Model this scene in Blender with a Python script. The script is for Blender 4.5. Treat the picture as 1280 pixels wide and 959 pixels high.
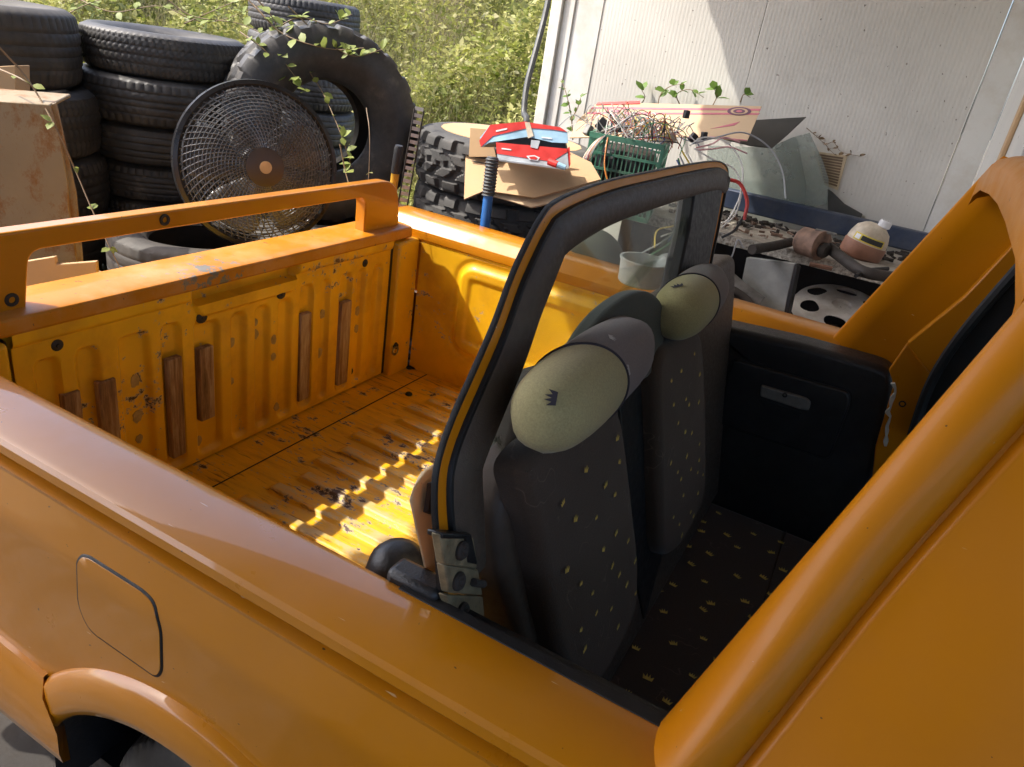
import bpy, bmesh, math, random
import numpy as np
from mathutils import Vector, Matrix
R_ = math.radians
S = bpy.context.scene
for o in list(bpy.data.objects): bpy.data.objects.remove(o)
C = S.collection
random.seed(7); rng = np.random.default_rng(7)

# ------------------------------------------------------------------ camera
CAM = np.array([1.34848, -0.50334, 1.09617])
RV = np.array([0.86731297, 0.47528352, 0.1478979])
UV_ = np.array([-0.32247777, 0.31017678, 0.89431452])
FV = np.array([-0.37917846, 0.82334437, -0.42228871])
FPX = 920.8
cd = bpy.data.cameras.new('camera'); cam = bpy.data.objects.new('camera', cd); C.objects.link(cam)
cd.sensor_width = 36; cd.lens = FPX/1280*36; cd.clip_start = .02; cd.clip_end = 500
M = Matrix.Identity(4)
for i in range(3):
    M[i][0] = RV[i]; M[i][1] = UV_[i]; M[i][2] = -FV[i]; M[i][3] = CAM[i]
cam.matrix_world = M; S.camera = cam
# ------------------------------------------------------------------ light
SUN = Vector((1, .50, -1.36)).normalized()
w = bpy.data.worlds.new('World'); S.world = w; w.use_nodes = True
nt = w.node_tree; bg = nt.nodes['Background']; sk = nt.nodes.new('ShaderNodeTexSky')
sk.sky_type = 'NISHITA'; sk.sun_disc = False
sk.sun_elevation = math.asin(-SUN.z)
sk.sun_rotation = math.atan2(-SUN.x, -SUN.y)
sk.dust_density = 3.0; sk.air_density = .75; sk.ozone_density = .6
nt.links.new(sk.outputs[0], bg.inputs[0]); bg.inputs[1].default_value = .15
sl = bpy.data.lights.new('sun', 'SUN'); sl.energy = 2.0; sl.angle = R_(.6); sl.color = (1, .94, .84)
so = bpy.data.objects.new('sun', sl); C.objects.link(so)
so.rotation_euler = SUN.to_track_quat('-Z', 'Y').to_euler(); so.location = (-4, -2, 6)
S.view_settings.view_transform = 'Standard'; S.view_settings.look = 'None'
S.view_settings.exposure = 1.82; S.view_settings.gamma = 1
S.render.engine = 'CYCLES'
GZ = -.42      # ground level (bed floor is z = 0)

# ------------------------------------------------------------------ sight-line helpers: measured points -> places in the scene
def ray(px, py): return FV + RV*(px-640)/FPX - UV_*(py-479.5)/FPX
def U(px, py, ax, v):
    d = ray(px, py); a = 'xyz'.index(ax); return Vector(CAM + d*(v-CAM[a])/d[a])
def UD(px, py, D): return Vector(CAM + D*ray(px, py))
def PX(P):
    d = np.array(P)-CAM; z = d@FV; return (640+FPX*(d@RV)/z, 479.5-FPX*(d@UV_)/z)
def UP(px, py, P0, n):
    d = ray(px, py); t = np.dot(np.array(P0)-CAM, np.array(n))/np.dot(d, np.array(n)); return Vector(CAM + d*t)

# ------------------------------------------------------------------ materials
MATS = {}
def lin(c): return tuple(((x/255)/12.92 if x/255 <= .04045 else ((x/255+.055)/1.055)**2.4) for x in c) + (1,)
class NG:
    def __init__(s, name):
        s.m = bpy.data.materials.new(name); s.m.use_nodes = True; s.t = s.m.node_tree
        s.b = s.t.nodes['Principled BSDF']; s.out = s.t.nodes['Material Output']; MATS[name] = s.m
    def n(s, ty, **k):
        x = s.t.nodes.new(ty)
        for a, b in k.items():
            if a.startswith('i_'):
                key = a[2:]; key = int(key) if key.isdigit() else key
                x.inputs[key].default_value = b
            else: setattr(x, a, b)
        return x
    def l(s, a, b): s.t.links.new(a, b)
    def coord(s, scale=(1, 1, 1)):
        g = s.n('ShaderNodeNewGeometry'); mp = s.n('ShaderNodeMapping'); mp.inputs['Scale'].default_value = scale
        s.l(g.outputs['Position'], mp.inputs['Vector']); return mp.outputs[0]
    def ocoord(s, scale=(1, 1, 1)):
        g = s.n('ShaderNodeTexCoord'); mp = s.n('ShaderNodeMapping'); mp.inputs['Scale'].default_value = scale
        s.l(g.outputs['Object'], mp.inputs['Vector']); return mp.outputs[0]
    def noise(s, scale, detail=4, rough=.6, vec=None):
        x = s.n('ShaderNodeTexNoise'); x.inputs['Scale'].default_value = scale; x.inputs['Detail'].default_value = detail
        x.inputs['Roughness'].default_value = rough
        s.l(vec if vec else s.coord(), x.inputs['Vector']); return x.outputs['Fac']
    def ramp(s, fac, stops):
        x = s.n('ShaderNodeValToRGB'); e = x.color_ramp.elements
        while len(e) < len(stops): e.new(.5)
        for q, (p, c) in zip(e, stops):
            q.position = p; q.color = c if len(c) == 4 else tuple(c)+(1,)
        s.l(fac, x.inputs[0]); return x.outputs[0]
    def mask(s, fac, lo, hi): return s.ramp(fac, [(lo, (0, 0, 0)), (hi, (1, 1, 1))])
    def mix(s, fac, a, b, bt='MIX'):
        x = s.n('ShaderNodeMix'); x.data_type = 'RGBA'; x.blend_type = bt
        if isinstance(fac, (int, float)): x.inputs[0].default_value = fac
        else: s.l(fac, x.inputs[0])
        for i, v in ((6, a), (7, b)):
            if isinstance(v, (tuple, list)): x.inputs[i].default_value = v if len(v) == 4 else tuple(v)+(1,)
            else: s.l(v, x.inputs[i])
        return x.outputs[2]
    def bump(s, h, st=.3, d=.01):
        x = s.n('ShaderNodeBump'); x.inputs['Strength'].default_value = st; x.inputs['Distance'].default_value = d
        s.l(h, x.inputs['Height']); s.l(x.outputs[0], s.b.inputs['Normal'])
    def set(s, col=None, rough=None, metal=None, coat=None, spec=None):
        for k, v in (('Base Color', col), ('Roughness', rough), ('Metallic', metal), ('Coat Weight', coat), ('Specular IOR Level', spec)):
            if v is None: continue
            if isinstance(v, (int, float)): s.b.inputs[k].default_value = v
            elif isinstance(v, (tuple, list)): s.b.inputs[k].default_value = v if len(v) == 4 else tuple(v)+(1,)
            else: s.l(v, s.b.inputs[k])
        return s.m
def simple(name, col, rough=.6, metal=0, var=.25, sc=14, bump=.0, dust=None):
    g = NG(name); nf = g.noise(sc, 5)
    dark = tuple(x*(1-var) for x in col[:3]); lite = tuple(min(1, x*(1+var)) for x in col[:3])
    c = g.ramp(nf, [(.3, dark), (.7, lite)])
    if dust:
        dm = g.mask(g.noise(5, 6, .7), .45, .75); c = g.mix(dm, c, dust)
    rr = g.ramp(g.noise(sc*2, 3), [(.3, (rough*.8,)*3), (.7, (min(1, rough*1.2),)*3)])
    if bump: g.bump(g.noise(sc*8, 4), bump, .004)
    return g.set(c, rr, metal)
# glossy body paint: marigold orange with a light film of dust and small stone chips
def paint(name, col, coat=.22, rough=.34, dust=.06, chips=True):
    g = NG(name)
    c = g.ramp(g.noise(3, 3), [(.3, tuple(x*.93 for x in col)), (.7, tuple(min(1, x*1.05) for x in col))])
    dm = g.ramp(g.noise(7, 8, .72), [(.42, (0, 0, 0)), (.75, (dust,)*3)])
    c = g.mix(dm, c, (.62, .50, .36))
    if chips:
        ch = g.mask(g.noise(110, 2, .5), .76, .775); c = g.mix(ch, c, (.10, .05, .02))
        sc = g.mask(g.noise(1, 2, .5, g.coord((22, 160, 90))), .77, .79); c = g.mix(sc, c, (.72, .5, .28))
    rr = g.ramp(g.noise(9, 6, .7), [(.3, (rough*.75,)*3), (.75, (rough*1.5,)*3)])
    g.bump(g.noise(4, 2), .05, .02)
    g.b.inputs['Coat Roughness'].default_value = .04
    return g.set(c, rr, 0, coat, .38 if coat > .1 else .22)
ORANGE = (.54, .196, .001)
BEDYEL = (.84, .455, .008)
paint('body_paint', ORANGE, .75, .34, .03)
paint('cab_paint', (.58, .198, .001), .08, .36, .015)
paint('edge_glare_paint', (.78, .60, .34), .3, .45, .3)  # body paint with the bulkhead edge's gloss light put into its cream colour
def bedpaint(name, amount, stretch):
    g = NG(name)
    c = g.ramp(g.noise(4, 4), [(.3, tuple(x*.85 for x in BEDYEL)), (.7, tuple(min(1, x*1.1) for x in BEDYEL))])
    st = g.mask(g.noise(1, 6, .65, g.coord(stretch)), .48, .80)
    c = g.mix(st, c, (.54, .25, .012))
    if stretch[1] > 20: c = g.mix(g.mask(g.noise(1, 5, .7, g.coord((7, 75, 30))), .57, .67), c, (.20, .085, .012))
    if stretch[1] > 20:
        sx = g.n('ShaderNodeSeparateXYZ'); gg = g.n('ShaderNodeNewGeometry'); g.l(gg.outputs['Position'], sx.inputs[0])
        gt = g.n('ShaderNodeMath', operation='GREATER_THAN'); g.l(sx.outputs['Z'], gt.inputs[0]); gt.inputs[1].default_value = .0098
        wm = g.mix(1, gt.outputs[0], g.mask(g.noise(1, 6, .7, g.coord((10, 22, 10))), .46, .58), 'MULTIPLY'); c = g.mix(wm, c, (.60, .43, .17))
    ch = g.noise(26, 8, .75, g.coord((.6, 1, 1)))
    big = g.noise(3.2, 3, .5)
    mul = g.n('ShaderNodeMath', operation='MULTIPLY_ADD'); g.l(big, mul.inputs[0]); mul.inputs[1].default_value = .45; g.l(ch, mul.inputs[2])
    c = g.mix(g.mask(mul.outputs[0], amount-.03, amount), c, (.42, .36, .27))
    c = g.mix(g.mask(mul.outputs[0], amount, amount+.03), c, (.075, .035, .018))
    g.bump(mul.outputs[0], .12, .004)
    rr = g.ramp(ch, [(.3, (.32,)*3), (.7, (.6,)*3)])
    return g.set(c, rr, 0, .15)
bedpaint('bed_paint', .88, (6, 6, 6))
bedpaint('floor_paint', .815, (4, 30, 20))
simple('patch_worn', (.40, .27, .10), .6, 0, .3, 60)
g = NG('ledge_paint')   # body paint with a worn patch of grey primer near the latch
c = g.ramp(g.noise(4, 4), [(.3, tuple(x*.9 for x in ORANGE)), (.7, tuple(x*1.1 for x in ORANGE))])
geo = g.n('ShaderNodeNewGeometry'); dist = g.n('ShaderNodeVectorMath', operation='DISTANCE'); g.l(geo.outputs['Position'], dist.inputs[0]); dist.inputs[1].default_value = (.012, .655, .49)
ma = g.n('ShaderNodeMath', operation='MULTIPLY_ADD'); g.l(g.noise(30, 8, .75), ma.inputs[0]); ma.inputs[1].default_value = -.9; g.l(dist.outputs['Value'], ma.inputs[2])
pm = g.ramp(ma.outputs[0], [(-.0, (1, 1, 1)), (.0, (1, 1, 1))])
lt = g.n('ShaderNodeMath', operation='LESS_THAN'); g.l(ma.outputs[0], lt.inputs[0]); lt.inputs[1].default_value = -.43
c = g.mix(lt.outputs[0], c, (.19, .18, .15))
c = g.mix(g.mask(g.noise(60, 3), .7, .72), c, (.09, .045, .02))
c = g.mix(g.ramp(g.noise(8, 8, .7), [(.45, (0, 0, 0)), (.75, (.3, .3, .3))]), c, (.6, .48, .34))
g.set(c, .42, 0, .2)
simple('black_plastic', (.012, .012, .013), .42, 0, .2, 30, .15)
simple('black_trim', (.016, .016, .018), .38, 0, .2, 40, .25, (.03, .03, .03))
simple('brown_trim', (.070, .050, .035), .55, 0, .12, 60, .15)
simple('black_rubber', (.010, .010, .011), .55, 0, .3, 40, .1)
def fabric(name, col, fleck=None):
    g = NG(name)
    wv = g.noise(420, 2); c = g.ramp(wv, [(.3, tuple(x*.86 for x in col)), (.7, tuple(x*1.14 for x in col))])
    if fleck:   # faint squiggle lines of the woven pattern
        v = g.noise(26, 1.2, .4); m_ = g.ramp(v, [(.485, (0, 0, 0)), (.5, (1, 1, 1)), (.515, (0, 0, 0))])
        m2 = g.mask(g.noise(15, 1), .55, .62); mm = g.mix(1, m_, m2, 'MULTIPLY'); c = g.mix(mm, c, fleck)
    g.bump(wv, .25, .002); g.b.inputs['Sheen Weight'].default_value = .15
    return g.set(c, .9)
fabric('seat_fabric', (.060, .036, .021), (.12, .083, .055))
fabric('purple_fabric', (.165, .132, .125))
fabric('olive_fabric', (.36, .31, .145))
fabric('dark_olive', (.05, .055, .04))
simple('crown_yellow', (.66, .46, .09), .8, 0, .3, 90)
simple('crown_dark', (.03, .025, .035), .8)
simple('crown_grey', (.45, .43, .42), .8)
simple('latch_metal', (.24, .20, .12), .5, .25, .4, 60, .2, (.05, .04, .03))
simple('steel', (.22, .21, .20), .42, .8, .3, 40)
simple('handle_grey', (.20, .19, .17), .45, .2, .2, 50)
g = NG('old_wood')
gr = g.noise(1, 6, .7, g.coord((60, 60, 6)))
c = g.ramp(gr, [(.3, (.09, .045, .02)), (.48, (.30, .17, .08)), (.68, (.52, .40, .26))]); g.bump(gr, .6, .004); g.set(c, .8)
g = NG('tyre_rubber')
c = g.ramp(g.noise(9, 6, .7), [(.3, (.024, .023, .023)), (.55, (.055, .052, .049)), (.75, (.14, .125, .10))]); g.bump(g.noise(120, 3), .15, .002); g.set(c, .52)
g = NG('tyre_rubber_brown')
c = g.ramp(g.noise(7, 6, .7), [(.3, (.026, .023, .020)), (.6, (.06, .052, .043)), (.8, (.11, .092, .07))]); g.bump(g.noise(120, 3), .15, .002); g.set(c, .65)
g = NG('tyre_rubber_grey')
c = g.ramp(g.noise(8, 6, .7), [(.3, (.04, .04, .04)), (.6, (.085, .082, .078)), (.8, (.15, .14, .12))]); g.bump(g.noise(120, 3), .15, .002); g.set(c, .75)
g = NG('window_glass')
tr = g.n('ShaderNodeBsdfTransparent'); tr.inputs[0].default_value = (.88, .91, .87, 1)
gl = g.n('ShaderNodeBsdfGlossy'); gl.inputs['Roughness'].default_value = .03
df = g.n('ShaderNodeBsdfDiffuse'); df.inputs[0].default_value = (.42, .40, .34, 1)
lw = g.n('ShaderNodeLayerWeight'); fr_ = g.ramp(lw.outputs['Facing'], [(0, (.03,)*3), (.6, (.07,)*3), (.85, (.22,)*3), (1, (.9,)*3)])
m1 = g.n('ShaderNodeMixShader'); g.l(fr_, m1.inputs[0]); g.l(tr.outputs[0], m1.inputs[1]); g.l(gl.outputs[0], m1.inputs[2])
m2 = g.n('ShaderNodeMixShader'); g.l(g.ramp(g.noise(6, 8, .75), [(.35, (.015,)*3), (.8, (.10,)*3)]), m2.inputs[0]); g.l(m1.outputs[0], m2.inputs[1]); g.l(df.outputs[0], m2.inputs[2])
g.l(m2.outputs[0], g.out.inputs[0])
g = NG('wall_white')   # ribbed white sandwich panel, dirty
wv = g.n('ShaderNodeTexWave'); wv.inputs['Scale'].default_value = 19; wv.inputs['Distortion'].default_value = 0; g.l(g.coord((1, 0, 0)), wv.inputs['Vector'])
c = g.ramp(g.noise(2.2, 6, .6), [(.3, (.55, .53, .485)), (.7, (.67, .65, .60))])
c = g.mix(g.mask(g.noise(75, 2, .4), .735, .76), c, (.17, .14, .11))
c = g.mix(g.ramp(g.noise(5, 8, .8), [(.6, (0, 0, 0)), (.8, (.55,)*3)]), c, (.36, .33, .28))
brk = g.noise(1, 2, .5, g.coord((40, 1, 14))); hm = g.mix(1, wv.outputs['Color'], brk, 'MULTIPLY')
g.bump(hm, .20, .003); g.set(c, .5)
simple('wall_trim', (.70, .69, .65), .5, 0, .06, 4, 0, (.55, .5, .42))
simple('cardboard', (.50, .335, .185), .85, 0, .1, 7, .1)
simple('cardboard_pale', (.56, .41, .26), .85, 0, .1, 7, .1)
simple('print_pink', (.52, .17, .21), .85)
simple('print_purple', (.16, .085, .12), .85)
simple('carton_red', (.62, .03, .025), .5)
simple('carton_blue', (.34, .55, .72), .5)
simple('carton_white', (.75, .76, .78), .5)
simple('carton_grey', (.42, .46, .50), .5)
simple('crate_green', (.085, .26, .17), .45, 0, .2, 20, 0, (.10, .15, .11))
simple('blue_steel', (.03, .045, .085), .5, .1, .3, 12, .1, (.10, .11, .13))
simple('blue_paint', (.012, .12, .42), .42, 0, .2, 20, 0, (.04, .13, .34))
simple('yellow_handle', (.60, .33, .03), .5, 0, .3, 25)
simple('concrete_board', (.42, .385, .33), .9, 0, .3, 50, .5, (.20, .17, .13))
g = NG('chip_edge'); c = g.ramp(g.noise(90, 3, .7), [(.35, (.26, .23, .19)), (.6, (.62, .58, .50))]); g.bump(g.noise(90, 3), .8, .004); g.set(c, .9)
simple('grey_board', (.27, .28, .27), .8, 0, .2, 16, .2)
simple('dark_sheet', (.055, .054, .05), .55, 0, .2, 12, .1)
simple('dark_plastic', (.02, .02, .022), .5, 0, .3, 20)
simple('rusty_metal', (.16, .085, .055), .75, .2, .4, 30, .3)
simple('scrap_brown', (.20, .125, .09), .75, .1, .5, 34, .5, (.09, .06, .045))
simple('scrap_dark', (.045, .038, .033), .7, .3, .5, 24, .3)
simple('scrap_grey', (.17, .165, .155), .6, .5, .4, 24, .3)
simple('jug_white', (.56, .49, .38), .5, 0, .3, 22, .15, (.35, .26, .18))
simple('jug_liquid', (.30, .14, .085), .55, 0, .35, 22, .15, (.18, .09, .06))
simple('label_yellow', (.62, .50, .06), .6)
simple('hubcap_silver', (.78, .77, .74), .38, .0, .12, 14, 0, (.42, .37, .30))
simple('vent_cream', (.58, .47, .31), .6)
simple('vent_dark', (.18, .12, .07), .8)
simple('bucket_grey', (.46, .48, .45), .6)
g = NG('plastic_film')
tr = g.n('ShaderNodeBsdfTransparent'); tr.inputs[0].default_value = (.86, .90, .88, 1)
df = g.n('ShaderNodeBsdfPrincipled'); df.inputs['Base Color'].default_value = (.36, .40, .38, 1); df.inputs['Roughness'].default_value = .35
m1 = g.n('ShaderNodeMixShader'); g.l(g.ramp(g.noise(7, 6, .7), [(.3, (.22,)*3), (.75, (.55,)*3)]), m1.inputs[0]); g.l(tr.outputs[0], m1.inputs[1]); g.l(df.outputs[0], m1.inputs[2]); g.l(m1.outputs[0], g.out.inputs[0])
g = NG('beige_metal')
c = g.ramp(g.noise(3, 5), [(.3, (.25, .19, .11)), (.7, (.33, .26, .16))])
c = g.mix(g.mask(g.noise(1, 7, .8, g.coord((14, 14, 9))), .50, .62), c, (.24, .115, .035))
c = g.mix(g.mask(g.noise(40, 4, .6), .68, .72), c, (.30, .13, .03)); g.set(c, .5)
simple('wire_red', (.40, .035, .03), .45); simple('wire_white', (.62, .61, .58), .45); simple('wire_blue', (.06, .11, .30), .45)
simple('wire_yellow', (.62, .46, .08), .45); simple('wire_black', (.015, .015, .016), .45); simple('wire_green', (.07, .24, .10), .45)
simple('wire_pink', (.55, .30, .31), .45); simple('wire_brown', (.17, .09, .05), .45); simple('wire_grey', (.30, .31, .33), .45); simple('wire_orange', (.56, .20, .04), .45)
simple('fan_black', (.02, .02, .022), .3); simple('fan_guard', (.13, .135, .145), .28, .2); simple('fan_blade', (.12, .122, .13), .25); simple('fan_hub', (.055, .038, .028), .5); simple('fan_badge', (.50, .36, .20), .6)
def leafmat(name, cols, trans=.35, patch=None):
    g = NG(name); geo = g.n('ShaderNodeNewGeometry')
    c = g.ramp(geo.outputs['Random Per Island'], [(i/(len(cols)-1), q) for i, q in enumerate(cols)])
    if patch: c = g.mix(g.mask(g.noise(1.6, 3, .6), .42, .62), c, g.mix(.65, c, patch)); c = g.mix(g.mask(g.noise(2.3, 2), .5, .66), c, g.mix(.7, c, (.06, .10, .015)))
    g.set(c, .5, 0, 0, .3); t = g.n('ShaderNodeBsdfTranslucent'); g.l(c, t.inputs[0])
    m = g.n('ShaderNodeMixShader'); m.inputs[0].default_value = trans; g.l(g.b.outputs[0], m.inputs[1]); g.l(t.outputs[0], m.inputs[2]); g.l(m.outputs[0], g.out.inputs[0])
leafmat('weed_leaf', [(.14, .18, .03), (.27, .32, .05), (.40, .41, .09), (.54, .50, .20), (.34, .37, .07), (.60, .55, .32)], .4, (.42, .40, .15))
leafmat('dry_grass', [(.30, .27, .12), (.38, .33, .17), (.22, .25, .07), (.42, .38, .24)])
leafmat('bramble_leaf', [(.10, .17, .03), (.19, .26, .06), (.26, .30, .08), (.13, .19, .05)])
simple('bramble_stem', (.20, .135, .075), .7)
leafmat('creeper_leaf', [(.07, .15, .025), (.14, .24, .05), (.11, .19, .04)])
g = NG('soil'); c = g.ramp(g.noise(3, 8, .7), [(.3, (.13, .10, .07)), (.55, (.23, .19, .13)), (.75, (.28, .25, .14))]); g.bump(g.noise(14, 6), .8, .05); g.set(c, .95)
simple('oily_concrete', (.026, .021, .017), .8, 0, .35, 5, .3, (.045, .036, .028))
simple('sealant', (.55, .50, .40), .7, 0, .2, 60)
simple('roof_sheet', (.50, .50, .48), .5, .2, .1, 3); simple('post_steel', (.30, .30, .29), .5, .4)
simple('hose_grey', (.06, .066, .07), .5)
g = NG('alloy'); g.set(g.ramp(g.noise(20, 4), [(.3, (.25, .25, .25)), (.7, (.4, .4, .4))]), .35, .9)
simple('dark_glass', (.01, .012, .012), .08)

# ------------------------------------------------------------------ mesh helpers
def rootloc(o):
    v = Vector((0, 0, 0))
    while o: v += o.location; o = o.parent
    return v
def V(p): return Vector((float(p[0]), float(p[1]), float(p[2])))
class MB:
    def __init__(s): s.v = []; s.f = []
    def add(s, vs, fs):
        b = len(s.v); s.v += [tuple(V(p)) for p in vs]; s.f += [tuple(i+b for i in q) for q in fs]; return s
    def box(s, lo, hi, M=None):
        x0, y0, z0 = lo; x1, y1, z1 = hi
        vs = [Vector(p) for p in ((x0,y0,z0),(x1,y0,z0),(x1,y1,z0),(x0,y1,z0),(x0,y0,z1),(x1,y0,z1),(x1,y1,z1),(x0,y1,z1))]
        if M: vs = [M @ p for p in vs]
        return s.add(vs, [(0,3,2,1),(4,5,6,7),(0,1,5,4),(1,2,6,5),(2,3,7,6),(3,0,4,7)])
    def prism(s, pts, off):       # flat polygon pts (3-D) pushed along vector off
        n = len(pts); off = V(off); a = [V(p) for p in pts]; b = [p+off for p in a]
        return s.add(a+b, [tuple(range(n-1, -1, -1)), tuple(range(n, 2*n))] + [(i, (i+1) % n, n+(i+1) % n, n+i) for i in range(n)])
    def sweep(s, rings, closed_ring=True, closed_path=False, cap=True):
        n = len(rings[0]); vs = [p for r in rings for p in r]; fs = []; m = len(rings)
        for k in range(m if closed_path else m-1):
            a = k*n; b = ((k+1) % m)*n
            for i in range(n if closed_ring else n-1): fs.append((a+i, a+(i+1) % n, b+(i+1) % n, b+i))
        if cap and closed_ring and not closed_path: fs += [tuple(range(n-1, -1, -1)), tuple(range((m-1)*n, m*n))]
        return s.add(vs, fs)
    def tube(s, pts, r, n=8, closed=False):
        P = [V(p) for p in pts]; rr = r if isinstance(r, (list, tuple)) else [r]*len(P); rings = []
        m = len(P); up = None
        for i in range(m):
            t = (P[(i+1) % m]-P[i-1]) if closed else (P[min(i+1, m-1)]-P[max(i-1, 0)])
            if t.length < 1e-9: t = Vector((0, 0, 1))
            t.normalize()
            if up is None:
                up = Vector((0, 0, 1)) if abs(t.z) < .9 else Vector((1, 0, 0))
            a = (up - t*up.dot(t))
            if a.length < 1e-6: a = t.orthogonal()
            a.normalize(); up = a; b = t.cross(a)
            rings.append([P[i]+(a*math.cos(2*math.pi*k/n)+b*math.sin(2*math.pi*k/n))*rr[i] for k in range(n)])
        return s.sweep(rings, True, closed)
    def lathe(s, prof, n, M=None, close=False):   # prof (r, z) about local Z
        rings = []
        for k in range(n):
            a = 2*math.pi*k/n; ring = [Vector((q[0]*math.cos(a), q[0]*math.sin(a), q[1])) for q in prof]
            rings.append([M @ p for p in ring] if M else ring)
        m = len(prof); vs = [p for q in rings for p in q]; fs = []
        for k in range(n):
            a = k*m; b = ((k+1) % n)*m
            for i in range(m if close else m-1): fs.append((a+i, b+i, b+(i+1) % m, a+(i+1) % m))
        return s.add(vs, fs)
    def grid(s, fn, nu, nv, flip=False):
        vs = [fn(i/nu, j/nv) for i in range(nu+1) for j in range(nv+1)]; fs = []
        for i in range(nu):
            for j in range(nv):
                q = (i*(nv+1)+j, (i+1)*(nv+1)+j, (i+1)*(nv+1)+j+1, i*(nv+1)+j+1); fs.append(q[::-1] if flip else q)
        return s.add(vs, fs)
    def build(s, name, mat, parent=None, loc=None, smooth=True, bevel=0, seg=2, ang=35, solid=0, recalc=False):
        me = bpy.data.meshes.new(name); o = bpy.data.objects.new(name, me); C.objects.link(o)
        if loc is not None: o.location = loc
        if parent: o.parent = parent
        off = rootloc(o)
        me.from_pydata([(x-off.x, y-off.y, z-off.z) for x, y, z in s.v], [], s.f); me.update()
        if recalc or bevel:
            bm = bmesh.new(); bm.from_mesh(me); bmesh.ops.remove_doubles(bm, verts=bm.verts, dist=1e-6)
            bmesh.ops.recalc_face_normals(bm, faces=bm.faces); bm.to_mesh(me); bm.free()
        if smooth:
            me.polygons.foreach_set('use_smooth', [True]*len(me.polygons))
            me.set_sharp_from_angle(angle=R_(ang))
        if mat: me.materials.append(MATS[mat])
        if solid:
            q = o.modifiers.new('s', 'SOLIDIFY'); q.thickness = solid; q.offset = 0
        if bevel:
            q = o.modifiers.new('b', 'BEVEL'); q.width = bevel; q.segments = seg; q.limit_method = 'ANGLE'; q.angle_limit = R_(30); q.harden_normals = False
        return o
def empty(name, loc):
    o = bpy.data.objects.new(name, None); C.objects.link(o); o.location = loc; o.empty_display_size = .1; return o
def tag(o, label, cat, group=None, kind=None):
    if label: o['label'] = label
    if cat: o['category'] = cat
    if group: o['group'] = group
    if kind: o['kind'] = kind
    return o
def struct(o): o['kind'] = 'structure'; return o
def cat_rom(P, per=6, closed=False):
    P = [V(p) for p in P]; n = len(P); out = []
    for i in range(n if closed else n-1):
        p0 = P[(i-1) % n] if closed or i > 0 else P[0]*2-P[1]; p1 = P[i]; p2 = P[(i+1) % n]
        p3 = P[(i+2) % n] if closed or i+2 < n else P[-1]*2-P[-2]
        for k in range(per):
            t = k/per
            out.append(.5*((2*p1)+(p2-p0)*t+(2*p0-5*p1+4*p2-p3)*t*t+(3*p1-p0-3*p2+p3)*t**3))
    if not closed: out.append(P[-1])
    return out
def round_poly(pts, r, n=5):      # 2-D polygon with rounded corners
    out = []; m = len(pts)
    for i in range(m):
        p = Vector(pts[i]); a = Vector(pts[i-1])-p; b = Vector(pts[(i+1) % m])-p
        rr = min(r, a.length*.48, b.length*.48); a.normalize(); b.normalize()
        for k in range(n+1):
            t = k/n; out.append((p+a*rr*(1-t)**2 + b*rr*t**2)[:])
    return out
def inset(poly, d):
    n = len(poly); out = []; A = sum(poly[i][0]*poly[(i+1) % n][1]-poly[(i+1) % n][0]*poly[i][1] for i in range(n)); sg = 1 if A > 0 else -1
    for i in range(n):
        a = Vector(poly[i-1]); p = Vector(poly[i]); b = Vector(poly[(i+1) % n])
        t = (b-a); t.normalize(); nn = Vector((-t.y, t.x))*sg; out.append((p+nn*d)[:])
    return out
def pillow(mb, poly, O, A, B, N, T, r, bulge=.0, base=0):
    O, A, B, N = V(O), V(A), V(B), V(N); rings = []
    def ring(q, h): return [O+A*p[0]+B*p[1]+N*h for p in q]
    rings.append(ring(poly, base)); 
    for k in range(7):
        a = math.pi/2*k/6; q = inset(poly, r*(1-math.cos(a))); rings.append(ring(q, T-r+r*math.sin(a)))
    q = inset(poly, r); cx = sum(p[0] for p in q)/len(q); cy = sum(p[1] for p in q)/len(q)
    for s_ in (.85, .65, .4, .15, .02):
        rings.append(ring([(cx+(p[0]-cx)*s_, cy+(p[1]-cy)*s_) for p in q], T+bulge*(1-s_*s_)))
    mb.sweep(rings); return mb
def frame_mat(loc, z, xref=(0, 0, 1)):     # matrix whose local Z is z
    z = V(z).normalized(); x = V(xref); x = (x-z*x.dot(z)).normalized(); y = z.cross(x)
    return Matrix(((x.x, y.x, z.x, loc[0]), (x.y, y.y, z.y, loc[1]), (x.z, y.z, z.z, loc[2]), (0, 0, 0, 1)))
def clone(o, name=None):
    c = o.copy(); c.name = name or o.name.split('.')[0]; C.objects.link(c); return c
def sstep(a, b, x): t = min(1, max(0, (x-a)/(b-a))); return t*t*(3-2*t)
# ================================================================== the pickup
YC = .775                                    # centre line of the truck
def mir(y): return 2*YC-y
truck = empty('pickup_truck', (1.2, YC, GZ))
tag(truck, 'marigold orange pickup with its folding rear seats opened in the load bed', 'pickup')
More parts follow.
